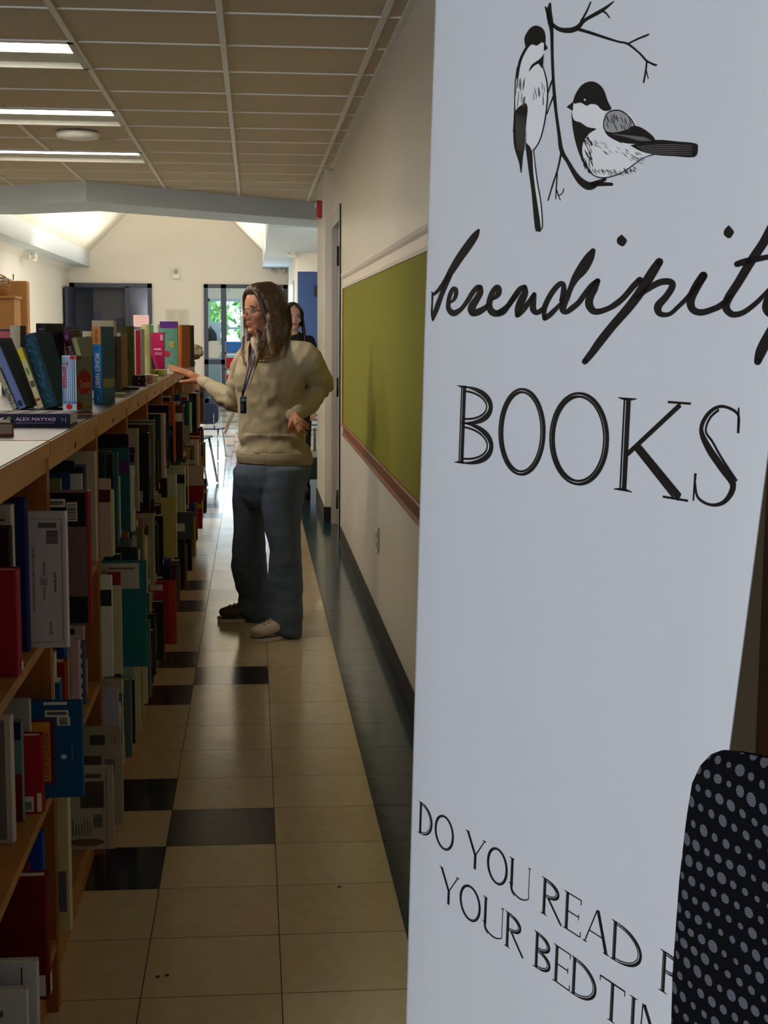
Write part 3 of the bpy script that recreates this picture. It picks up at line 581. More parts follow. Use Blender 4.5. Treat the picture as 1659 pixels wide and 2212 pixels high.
# ---- ordinary books that fill the shelves between them
PAL=[('cream',(196,186,160)),('white',(206,202,192)),('black',(26,25,28)),('dark brown',(62,42,30)),('navy',(28,34,66)),('grey',(110,108,106)),('maroon',(88,20,26)),('dark green',(32,58,40)),('tan',(160,130,88)),('red',(150,24,28)),('teal',(36,92,98)),('blue',(38,70,128)),('mustard',(176,142,50)),('pale green',(130,150,120)),('orange',(176,94,44)),('purple',(78,46,96))]
WT=[7,6,7,4,4,4,3,3,3,3,2,3,1,1,1,1]
rb=random.Random(21);SPEC=[]
def pxx(x,y): v=np.array([x,y,.8])-CC;return 829.5+F*(v@RT)/(v@FW)
OT=['first','second','third','fourth','fifth','sixth','seventh','eighth','ninth','tenth','11th','12th','13th','14th','15th','16th','17th','18th','19th','20th','21st','22nd','23rd']+['%dth'%i for i in range(24,60)]
for b in range(1,10):
    for lv in (0,1,2):
        ys=YS0+b*PITCHY+.026;ye=YS0+(b+1)*PITCHY-.03
        occ=sorted(busy.get((b,lv),[]));y=ys
        stop=ye-rb.uniform(.03,.12);cellb=[]
        while y<stop:
            t=rb.choice((.010,.014,.018,.024,.032,.04,.05))*(1.0 if b<4 else 1.4)
            hit=[o for o in occ if y<o[1]+.001 and y+t>o[0]-.001]
            if hit: y=hit[0][1]+.002;continue
            if y+t>stop: break
            nm,c=rb.choices(PAL,WT)[0]
            h=rb.uniform(.17,.285);w=rb.uniform(.15,.23)
            pr=rb.uniform(-.012,.055) if occ else rb.uniform(-.02,.085)
            if b==1: pr=rb.uniform(-.09,-.055)
            if b==2: pr=rb.uniform(-.05,-.012)
            if b==1 and occ and y+t>occ[0][0]-.002: y=stop;break
            c=tuple(max(8,min(235,int(v*rb.uniform(.85,1.12)))) for v in c)
            prn=[]
            if rb.random()<.75: prn.append(('S',.12,.88,.04,.13,WHT,'spine_label'))
            q=rb.random();dc=rb.choice(PAL)[1]
            if q<.35: prn.append(('L',.1,.85,.45,.9,dc,'cover_picture'))
            elif q<.55: prn.append(('L',0,.9,.7,.86,dc,'cover_band'))
            elif q<.7: prn+=[('L',.1,.4,.8,.9,WHT,'sticker'),('L',.15,.5,.2,.5,tuple(int(v*.6) for v in c),'cover_picture')]
            if rb.random()<.4: prn.append(('S',.3,.7,.35,.85,WHT if sum(c)<330 else BLK,'spine_title'))
            cellb.append([b,lv,y,t,w,h,XS+pr,c,nm,prn,rb.random()<.4])
            y+=t+rb.uniform(.0006,.003)
            if rb.random()<.05: y+=rb.uniform(.02,.06)
            if b>=5 and rb.random()<.2: y+=rb.uniform(.03,.08)
        for k,q in enumerate(cellb):
            near=[pxx(o[6],o[2]+o[3]) for o in cellb[:k] if o[5]>q[5]-.03]+[pxx(XS+.06,o[1]) for o in occ if o[0]<q[2]]+[pxx(XS,ys)]
            tall=[pxx(o[6],o[2]+o[3]) for o in cellb[:k]]
            vis=max(0,pxx(q[6],q[2]+q[3])-max(near))*q[5]/q[2]+max(0,pxx(q[6],q[2])-max(tall+[0]))*.3*q[5]/q[2]
            SPEC.append((vis,OT[k],q))
SPEC.sort(key=lambda s:-s[0]);KEEP=185
for n_,(vis,od,(b,lv,y,t,w,h,x,c,nm,prn,soft)) in enumerate(SPEC[:KEEP]):
    book('%s %s %s book, %s from near end, %s, %s bookcase bay'%('thin' if t<.016 else 'thick' if t>.035 else 'medium','short' if h<.2 else 'tall' if h>.25 else 'mid-height',nm,od,ordinal_shelf(lv),ORD[b-1]),
        (x,y,LV[lv]+.0005),t,w,h,c,rotz=math.pi/2,prints=prn,group='books standing on the bookcase shelves',soft=soft)
mb=MB()
for vis,od,(b,lv,y,t,w,h,x,c,nm,prn,soft) in SPEC[KEEP:]:
    z=LV[lv]+.0005;cm=flat(tuple(v//24*24+10 for v in c))
    mb.box((x-w,y,z),(x,y+.0018,z+h),cm);mb.box((x-w,y+t-.0018,z),(x,y+t,z+h),cm);mb.box((x-.0018,y+.0018,z),(x,y+t-.0018,z+h),cm);mb.box((x-w+.003,y+.0018,z+.003),(x-.0018,y+t-.0018,z+h-.003),m_page)
st=mb.build('book_rows');st['kind']='stuff';tag(st,'the closely packed remaining books between the protruding ones on the bookcase shelves','books')
print('books',len(SPEC),'individual',KEEP,SPEC[KEEP][0])
# ---- books standing and lying on top of the bookcase
def ctop(label,px,pyb,pyt,t,w,rot,cover,lean=0,prints=(),spine=None,Y=None,h=None,**k):
    """px,pyb: lower right corner of the spine on the counter top (lower left if leaning)"""
    p=onZ(px,pyb,TOP) if Y is None else Vector((onY(px,pyt,Y).x,Y,TOP))
    hh=h or onY(px,pyt,p.y).z-TOP
    r=R2(rot);ln=R2(lean)
    pos=p-Vector((t*math.cos(r)*math.cos(ln),t*math.sin(r)*math.cos(ln),0))
    pos.z=TOP+.0008+(t*math.sin(ln) if ln>0 else 0)
    return book(label,pos,t,w,hh/math.cos(ln),cover,rotz=r,lean=ln,prints=prints,spine=spine,**k)
RED=(196,34,40)
ctop('tomato cookbook with blue and white striped spine and a red tomato on its cover',166,891,769,.040,.105,-17,(150,150,140),spine=(206,212,218),prints=[
 ('S',.02,.98,.14,.98,(104,140,184),'stripes'),('S',.02,.98,.16,.19,(104,140,184),'stripe_band'),('S',.06,.48,.42,.90,(196,30,44),'spine_title','Tomato',-90,2),('S',.30,.72,.045,.15,(206,40,30),'oval',None,0,2),('S',.62,.98,.93,1,(180,20,24),'oval',None,0,2),
 ('R',.02,.98,.02,.98,(84,96,66),'stripes'),('R',.06,.92,.30,.74,(158,20,16),'oval',None,0,2),('R',.18,.86,.42,.56,(196,150,100),'cover_title','Tomato',0,3),('R',0,.3,.02,.18,(166,24,18),'oval',None,0,2),('R',0,.3,.92,1,(150,24,20),'oval',None,0,2),('R',.35,.85,.08,.17,(140,130,90),'cover_panel',None,0,2)])
ctop('tall blue book with MONEY HABIT on the spine, right of the tomato cookbook',221,873,706,.0255,.15,-9,(34,98,128),spine=(40,124,196),prints=[
 ('S',0,1,.77,1,(206,124,54),'spine_block'),('S',.3,.7,.79,.97,(60,34,20),'lines',None,0,1),('S',.25,.6,.70,.75,(20,40,60),'spine_word','THE',-90,1),('S',.26,.84,.20,.65,(226,230,232),'spine_title','MONEY HABIT',-90,1),('S',.45,.6,.04,.10,(140,180,210),'publisher_mark'),
 ('R',.2,.95,.55,.76,(96,110,100),'vlines'),('R',.2,.95,.34,.52,(96,110,100),'vlines'),('R',.1,.98,.20,.32,(150,142,96),'label_panel'),('R',.3,.9,.90,.91,(90,140,160),'rule_line')])
TE=(16,62,70)
ctop('dark teal clothbound book with swirling blue scroll pattern, leaning left beside the tomato cookbook',125,884,728,.036,.12,-14,TE,lean=-17,spine=(14,52,62),prints=[('S',.08,.92,.04,.96,(34,112,150),'scrolls'),('R',.1,.9,.05,.95,(30,86,90),'scrolls')])
ctop('grey blue book leaning left at the left edge, behind the purple book lying flat',56,886,738,.021,.10,-14,(74,82,98),lean=-23,spine=(104,120,164),prints=[('S',.3,.7,.80,.86,(50,60,96),'oval'),('S',.2,.8,.03,.12,(24,40,84),'oval'),('R',.1,.9,.05,.93,(48,54,64),'lines')])
ctop('slim yellow and cream book leaning between the grey blue and the dark teal books',94,884,755,.016,.12,-14,(206,196,140),lean=-19.5,prints=[('S',.05,.95,.80,.99,(222,190,40),'spine_block'),('S',.2,.8,.55,.68,(120,150,70),'oval'),('S',.2,.9,.35,.45,(90,80,60),'picture'),('S',.1,.9,.12,.16,(150,40,40),'picture')])
# flat book MONEY / ALEX MAYYASI
p=onZ(152,921,TOP)
r=thing('book','navy book lying flat with MONEY and ALEX MAYYASI on its spine','book',(p.x,p.y,TOP))
mb=MB();ln=.235;th=.029;dp=.145;nv=flat((24,22,52));mb.box((-ln,0,0),(0,dp,.0025),nv);mb.box((-ln,0,th-.0025),(0,dp,th),flat((150,130,150)));mb.box((-ln,-.002,0),(0,.0025,th),nv);mb.build('cover',r,world=False)
mb=MB();mb.box((-ln+.003,.0025,.0025),(-.003,dp-.003,th-.0025),m_page);mb.build('page_block',r,world=False)
for i in range(9):
    mb=MB();x=-ln+.02+i*.024;mb.add([(x,.005,th+.0003),(x+.012,.005,th+.0003),(x+.03,dp-.005,th+.0003),(x+.016,dp-.005,th+.0003)],[(0,1,2,3)],flat((206,190,200) if i%2 else (60,44,84)));mb.build('cover_stripe',r,world=False)
for s,a,b,z0,z1,c in (('MONEY',-.27,-.150,.011,.021,(236,200,214)),('ALEX MAYYASI',-.125,-.034,.0125,.0205,(224,190,214))):
    mb=MB()
    if s=='MONEY': a=-.228
    textmesh(mb,s,(a,-.0026,z0),(b-a,0,0),(.001,0,z1-z0),flat(c));mb.build('spine_title',r,world=False)
mb=MB();mb.add([(-.139+.006*math.cos(i*.5),-.0026,.0155+.0075*math.sin(i*.5)) for i in range(12)],[list(range(12))],flat((120,126,50)));mb.build('emblem',r,world=False)
mb=MB()
for a,b in (((-.020,.020),(-.016,.015)),((-.016,.015),(-.020,.009)),((-.0105,.020),(-.0105,.009)),((-.124,.0078),(-.036,.0078))): mb.add([(a[0]-.0004,-.0026,a[1]-.0003),(a[0]+.0006,-.0026,a[1]+.0003),(b[0]+.0006,-.0026,b[1]+.0003),(b[0]-.0004,-.0026,b[1]-.0003)],[(0,1,2,3)],flat((210,200,216)))
mb.build('publisher_mark',r,world=False)
# brown object near-left: thick red-brown book lying flat
p=onZ(30,941,TOP);r=thing('book','thick red-brown book lying flat in the left corner, in front of the navy MONEY book','book',(p.x,p.y,TOP),(0,0,R2(12)))
mb=MB();mb.box((-.14,0,0),(0,.1,.004),flat((90,34,36)));mb.box((-.14,0,.024),(0,.1,.028),flat((84,50,44)));mb.box((-.004,0,0),(0,.1,.028),flat((100,44,40)));mb.build('cover',r,world=False)
mb=MB();mb.box((-.138,.002,.004),(-.004,.098,.024),flat((120,104,86),.8));mb.build('page_block',r,world=False)
# pale patterned book and wire items, far left
ctop('cream book with black sketch pattern leaning at the far left edge behind the flat books',37,886,800,.014,.09,-14,(170,160,134),lean=-24,prints=[('S',.1,.9,.1,.5,(70,64,54),'scrolls'),('R',.05,.9,.05,.9,(80,74,60),'scrolls')])
# second row and farther
def crow(label,x0,x1,pyt,Y,w,rot,cover,spine=None,lean=0,prints=(),**k):
    a=onY(x0,pyt,Y);b=onY(x1,pyt,Y);t=(b.x-a.x)
    return ctop(label,x1,0,pyt,t,w,rot,cover,lean=lean,spine=spine,prints=prints,Y=Y,**k)
crow('tall cream-spined book with a black edge rising behind the grey blue leaning book',21,43,704,4.6,.12,0,(34,30,28),spine=(196,180,152))
crow('grey square-topped box file between the cream-spined book and the black one, on the counter',44,72,720,4.9,.12,0,(128,122,118))
crow('black book with faint lettering standing tallest above the dark teal book',76,101,699,5.1,.16,-14,(24,20,22),prints=[('S',.3,.75,.90,.93,(90,80,76),'small_print')])
crow('grey translucent cover leaning behind the dark teal scroll book',96,110,722,4.5,.12,-14,(96,98,102),lean=-14)
crow('dark olive-grey binder on the counter behind the tomato cookbook, left of the purple spine',130,152,706,5.6,.16,-4,(54,52,44),prints=[('S',.05,.95,.85,.87,(74,72,60),'rule_line')])
crow('cream and brown paperback stack end showing between the black book and the olive binder',118,131,718,5.4,.12,-30,(196,182,156))
crow('purple-spined book with white letters, tilting behind the tomato cookbook',160,176,717,5.2,.13,-10,(92,66,72),lean=-12,spine=(112,40,100),prints=[('S',.2,.9,.42,.74,(226,214,220),'spine_title','MECC',-90),('S',.2,.7,.85,.93,(170,120,160),'small_print')])
crow('mauve grey slim book leaning against the purple-spined book',168,177,714,5.4,.1,-10,(120,106,112),lean=-10)
crow('orange edged cream box with a dark olive label, behind the pale green book',178,197,716,6.0,.14,0,(212,200,168),prints=[('S',.3,.95,.78,.9,(84,72,26),'label_panel')])
crow('pale green slim book tilting left of the MONEY HABIT book',185,196,732,4.9,.13,-20,(140,140,110),lean=-16,spine=(176,180,130))
crow('small black book with a pale foot label squeezed left of the MONEY HABIT book',197,205,768,4.62,.05,-6,(44,34,36),prints=[('S',.1,.9,.02,.2,(190,150,160),'label_panel')])
crow('wide cream page block standing behind and above the MONEY HABIT book',198,245,693,5.4,.10,0,(206,186,150),prints=[('S',.02,.98,.02,.98,(180,152,110),'vlines')])
crow('narrow white spine with grey lettering right of the MONEY HABIT book',252,260,720,5.35,.11,-8,(150,120,84),spine=(206,200,190),prints=[('S',.3,.7,.1,.9,(90,84,80),'lines')])
crow('olive green garden book with leafy cover, facing the viewer at the counter middle',262,287,727,5.75,.04,-4,(84,90,44),spine=(92,96,46),prints=[('S',.1,.9,.1,.9,(120,130,70),'scrolls'),('S',.25,.7,.45,.62,(70,80,40),'picture')],h=.235)
crow('dark brown thin book between the narrow white spine and the MONEY HABIT book',247,252,727,5.2,.08,-6,(70,40,30))
crow('pile-edged white book with colourful trim above the olive garden book',263,320,716,6.9,.12,0,(190,180,170),prints=[('S',.05,.95,.9,.98,(130,70,60),'lines')])
crow('white book with a bold red stripe down its spine on the counter',289,306,731,6.4,.09,-4,(196,186,170),prints=[('S',.25,.8,.02,.98,(186,26,58),'spine_stripe')],h=.222)
crow('pale green-yellow floral book right of the red striped spine',307,323,724,6.8,.05,-4,(186,180,124),prints=[('S',.3,.9,.4,.8,(150,130,60),'scrolls')],h=.245)
crow('magenta pink book with small white title in the row on the counter',322,354,722,7.6,.03,-4,(186,30,92),prints=[('S',.3,.8,.55,.6,(230,170,190),'small_print'),('S',.75,.95,.8,.95,(220,150,170),'emblem'),('S',.35,.85,.42,.5,(220,120,160),'small_print')],h=.205)
crow('dark slim book leaning across the front of the magenta book',330,336,732,7.45,.08,0,(44,32,52),lean=-18,h=.18)
crow('tall green floral book with purple top band near the end of the counter row',345,383,702,8.0,.04,-4,(110,160,140),prints=[('S',0,1,.86,1,(98,46,132),'purple_band'),('S',.1,.9,.1,.8,(60,120,90),'scrolls'),('S',.25,.6,.25,.4,(190,50,60),'oval'),('S',.55,.8,.45,.6,(210,180,70),'oval')],h=.265)
crow('orange-brown book behind the green floral book with the purple top',384,393,702,8.3,.12,-20,(166,92,36))
crow('black book at the end of the counter row, next to the crumpled beige bag',394,402,703,8.5,.12,-20,(26,24,24))
crow('green and white striped book spine left of the tall green floral book, farther back',325,342,701,9.0,.12,0,(196,196,186),prints=[('S',.02,.4,.02,.98,(70,120,76),'spine_stripe')])
crow('light grey book with pink corner standing far left behind the reclining books',0,21,712,5.0,.14,0,(70,62,66),prints=[('S',0,1,.82,.97,(206,100,100),'label_panel')])
crow('beige carton standing farther along the counter behind the black book',119,129,707,7.2,.12,0,(206,190,160))
crow('small tan paperback standing behind the tomato cookbook and in front of the olive binder',131,153,756,5.0,.1,0,(130,116,60),h=.085)
def cflat(label,px,pyb,L,D,th,cover,z=TOP,rot=0,**k):
    p=onZ(px,pyb,TOP);r=thing('book',label,'book',(p.x,p.y,z+.0006),(0,0,R2(rot)),k.get('group'))
    mb=MB();cm=flat(cover);mb.box((-L,0,0),(0,D,.0022),cm);mb.box((-L,0,th-.0022),(0,D,th),cm);mb.box((-L,-.001,0),(0,.0022,th),cm);mb.build('cover',r,world=False)
    mb=MB();mb.box((-L+.002,.0022,.0022),(-.002,D-.002,th-.0022),m_page);mb.build('page_block',r,world=False)
    if k.get('mark'): mb=MB();mb.box((-L*.55,-.0016,th*.3),(-L*.4,-.001,th*.7),flat(k['mark']));mb.build('spine_mark',r,world=False)
    return r
cflat('dark purple small book, lower of the two lying under the red striped spine',314,834,.052,.08,.02,(40,20,46),mark=(130,110,150))
cflat('dark purple small book, upper of the two lying under the red striped spine',314,834,.050,.075,.02,(46,22,52),z=TOP+.0212,mark=(140,120,160))
cflat('thin black tray-like book lying flat in front of the olive garden book',298,842,.075,.08,.006,(22,22,24))
cflat('small pale notepad with green foot lying right of the MONEY HABIT book',269,858,.05,.06,.012,(150,150,90))
cflat('pink and white small box-like book lying beside the dark purple pair',330,829,.034,.06,.036,(196,150,150),mark=(180,60,90))
cflat('tiny cream yellow book lying beside the pink and white one',341,823,.028,.05,.024,(206,196,110))
cflat('yellow-green book lying flat just left of the fingertips',357,812,.082,.10,.028,(186,184,90),mark=(90,110,50))
cflat('white pad lying beside the fingertips at the end of the yellow-green book',374,808,.03,.08,.024,(210,206,190))

# ---------------------------------------------------------------- roll-up banner
A0=ray(914,740);A0=CC+A0*(2.0/(A0@FW));_d=ray(-773,733);BU=-np.array([_d[0],_d[1],0]);BU/=np.linalg.norm(BU)
_n=np.cross(BU,[0,0,1]);_n/=np.linalg.norm(_n)
if _n@(CC-A0)<0:_n=-_n
_t=R2(1.5);BV=math.cos(_t)*np.array([0,0,1])-math.sin(_t)*_n;BN=np.cross(BU,BV)
if BN@(CC-A0)<0:BN=-BN
def bp(x,y):
    r=ray(x,y);s=((A0-CC)@BN)/(r@BN);p=CC+r*s-A0;return p@BU,p@BV
def B3(u,v,e=.0008): return Vector(A0+BU*u+BV*v+BN*e)
base=B3(.36,0);bt_=thing('roll_up_banner','white roll-up banner with two chickadees, handwritten Serendipity and BOOKS lettering','banner',(base.x,base.y,0))
m_vin=mat('banner_vinyl',(214,216,222),.5,spec=.35,bump=(900,.12,.0006))
mb=MB();n=40;rows=[]
VB,VT=-1.34,.60
for i in range(n+1):
    v=VB+(VT-VB)*i/n;ul=.0+.014*max(0,-v);ur=.714+.0975*min(0,v+.0) if v>-.9 else .626
    rr=[(ul,-.014),(ul-.001,-.006),(ul+.001,-.001),(ul+.008,0)]+[(ul+.008+(ur-ul-.016)*k/10,0) for k in range(1,10)]+[(ur-.003,0),(ur-.0005,-.0006),(ur-.008,-.004),(ur-.05,-.02)];rows.append([(u,v,w) for u,w in rr])
k=len(rows[0]);vs=[Vector(A0+BU*u+BV*v+BN*w) for r_ in rows for u,v,w in r_];fs=[[i*k+j,i*k+j+1,(i+1)*k+j+1,(i+1)*k+j] for i in range(n) for j in range(k-1)]
back=[Vector(A0+BU*u+BV*v+BN*(w-.0006)) for r_ in rows for u,v,w in r_];o_=len(vs)
mb.add(vs+back,fs+[[a+o_ for a in f[::-1]] for f in fs],m_vin,True);mb.build('banner_sheet',bt_)
m_al=mat('aluminium',(176,178,182),.3,metal=.9)
mb=MB();mb.tube([B3(-.005,VT+.004,-.004),B3(.72,VT+.004,-.004)],.012,m_al,12);mb.build('top_rail',bt_)
c0,c1=B3(-.02,0),B3(.66,0);mb=MB()
q=Vector(BN);q.z=0;q.normalize();uu=Vector(BU)
pr=[(-.07,0),(.07,0),(.075,.03),(.045,.075),(.01,.088),(-.04,.08),(-.075,.035)]
cb=B3(-.01,VB,0);mb.prism([Vector((cb.x,cb.y,0))+q*a+Vector((0,0,z)) for a,z in pr],uu*.66,m_al);mb.build('base_cassette',bt_)
mb=MB();pp=B3(.33,-1.3,-.03);pt=B3(.33,VT,-.02);mb.tube([Vector((pp.x,pp.y,.06)),pt],.008,m_al,10);mb.build('support_pole',bt_)
for uu_ in (.08,.56):
    mb=MB();f=B3(uu_,VB,0);f.z=0;a=f-q*.16;b_=f+q*.16;w=Vector(BU)*.02;mb.add([a-w,a+w,b_+w,b_-w]+[x+Vector((0,0,.008)) for x in (a-w,a+w,b_+w,b_-w)],[(3,2,1,0),(4,5,6,7),(0,1,5,4),(1,2,6,5),(2,3,7,6),(3,0,4,7)],m_al);mb.build('foot',bt_)
# ---- print helpers: everything lies on the sheet
m_ink=mat('ink_black',(26,24,24),.5,spec=.3);m_inkg=mat('ink_grey',(112,108,108),.5);m_inkw=mat('ink_white',(232,232,234),.5)
def spl(pts,k=5):
    P=[np.array(p,float) for p in pts];Q=[]
    for i in range(len(P)-1):
        p0,p1,p2,p3=P[max(i-1,0)],P[i],P[i+1],P[min(i+2,len(P)-1)]
        for j in range(k):
            t=j/k;Q.append(.5*((2*p1)+(p2-p0)*t+(2*p0-5*p1+4*p2-p3)*t*t+(3*p1-p0-3*p2+p3)*t**3))
    Q.append(P[-1]);return Q
def ribbon(mb,pts,m,T_,e=.0008,smooth=True,caps=True):
    """pts (x,y,w) in drawing units; T_ maps a drawing point to (u,v)"""
    if T_ is TS: pts=[(x,y,w*1.36+1) for x,y,w in pts]
    P=spl(pts) if smooth and len(pts)>2 else [np.array(p,float) for p in pts]
    L=[];Rr=[]
    for i,p in enumerate(P):
        t=P[min(i+1,len(P)-1)][:2]-P[max(i-1,0)][:2];l=np.hypot(*t) or 1;nn=np.array([-t[1],t[0]])/l*max(p[2],.01)/2
        L.append(p[:2]+nn);Rr.append(p[:2]-nn)
    V=[B3(*T_(*p),e) for p in L]+[B3(*T_(*p),e) for p in Rr];k=len(P)
    mb.add(V,[[i,i+1,i+1+k,i+k] for i in range(k-1)],m)
    if caps:
        for p in (P[0],P[-1]):
            if p[2]>3: mb.add([B3(*T_(p[0]+p[2]/2*math.cos(a*.6283),p[1]+p[2]/2*math.sin(a*.6283)),e) for a in range(10)],[list(range(10))],m)
def fill(mb,pts,m,T_,e,smooth=True):
    P=[p[:2] for p in (spl([(x,y) for x,y in pts+[pts[0]]],3)[:-1] if smooth else [np.array(p) for p in pts])]
    bm=bmesh.new();vs=[bm.verts.new(B3(*T_(*p),e)) for p in P]
    f=bm.faces.new(vs);r_=bmesh.ops.triangulate(bm,faces=[f]);bm.verts.index_update()
    mb.add([v.co.copy() for v in bm.verts],[[v.index for v in q.verts] for q in bm.faces],m);bm.free()
# ---- handwriting
def TS(x,y): q=bp(900+.4575*x,460+.4575*y);return (min(q[0],.704+.09*min(0,q[1])),q[1])
S_=[
 [(1148,230,26),(1112,285,32),(1060,370,32),(1000,450,30),(930,530,28),(870,605,28),(830,660,24),(796,702,20)],
 [(1040,400,12),(1090,362,18),(1150,328,22),(1200,326,22),(1208,350,22),(1180,395,22),(1142,440,26),(1150,475,20),(1195,478,14),(1240,440,14),(1290,390,16),(1330,340,18),(1356,296,26)],
 [(1356,296,28),(1322,350,30),(1296,410,28),(1305,455,24),(1345,470,22),(1400,455,20),(1440,435,20),(1490,390,14)],
 [(1760,-40,30),(1690,55,34),(1640,140,30),(1580,230,30),(1520,330,28),(1475,400,28),(1462,445,26),(1490,478,22),(1540,472,18),(1600,430,16),(1650,380,14),(1700,330,18)],
 [(1515,242,20),(1560,228,22),(1640,212,18),(1760,190,16)],
 [(1700,330,24),(1665,400,26),(1655,450,30),(1680,478,24),(1730,440,18),(1790,370,20)],[(1790,370,26),(1740,450,28),(1670,570,34),(1630,650,36),(1612,702,24)]]
mb=MB()
for s in S_: ribbon(mb,s,m_ink,TS)
TA=lambda x,y: bp(1060+x/2.975,520+y/2.975)
TC=lambda x,y: bp(930+x/4.76,480+y/4.76)
for s in [[(498,80,24),(462,140,70),(385,250,84),(300,370,80),(225,490,70),(155,600,44),(92,690,38),(36,742,28),(18,716,10)],[(200,540,60),(165,630,50),(112,760,48),(62,900,50),(28,1008,18)],[(24,748,20),(20,840,16),(18,940,22),(28,1008,20)],
 [(205,830,16),(245,795,34),(266,740,42),(262,690,42),(235,685,40),(205,745,44),(188,820,44),(190,890,50),(235,935,66),(290,915,52),(335,875,42),(390,800,48),(440,720,50),(490,668,50),(522,665,36)],
 [(515,668,46),(515,720,62),(480,790,66),(440,850,76),(425,900,78),(440,940,58),(490,925,70),(545,895,60),(590,860,44)],
 [(628,800,16),(670,775,38),(702,735,56),(708,685,54),(682,668,50),(642,720,54),(614,800,60),(608,870,64),(640,925,72),(690,938,70),(750,920,62),(800,870,44),(850,800,46),(905,728,44)]]: ribbon(mb,s,m_ink,TC)
for s in [[(60,462,38),(110,420,30),(150,365,32),(190,312,34),(220,294,24)],[(222,296,26),(222,335,42),(198,390,50),(178,440,42),(172,482,26)],[(178,480,28),(215,440,34),(255,385,30),(282,342,24)],[(283,345,26),(276,400,36),(275,440,40),(297,462,34),(330,445,30),(352,420,26)],
 [(347,500,24),(346,440,34),(372,375,34),(410,315,34),(450,276,32),(470,285,30),(470,330,34),(458,385,30)],[(350,500,30),(378,480,34),(412,448,30),(452,405,22)],
 [(660,64,32),(635,110,62),(592,180,70),(548,240,50),(518,300,34),(494,360,38),(472,410,42),(467,445,42),(490,458,32),(530,430,36),(570,395,34),(610,340,34),(650,290,34),(690,256,30)],
 [(690,258,34),(665,310,50),(642,360,48),(635,410,50),(660,450,44),(700,455,38),(760,435,34),(810,405,38),(860,362,36),(920,292,38),(962,252,42)]]: ribbon(mb,s,m_ink,TA)
fill(mb,[(970,102),(992,125),(992,138),(975,158),(950,143),(950,120)],m_ink,TS,.0008);fill(mb,[(1476,58),(1498,85),(1496,100),(1478,120),(1454,104),(1456,80)],m_ink,TS,.0008)
o=mb.build('handwritten_lettering',bt_);o['label']='black handwritten Serendipity lettering'
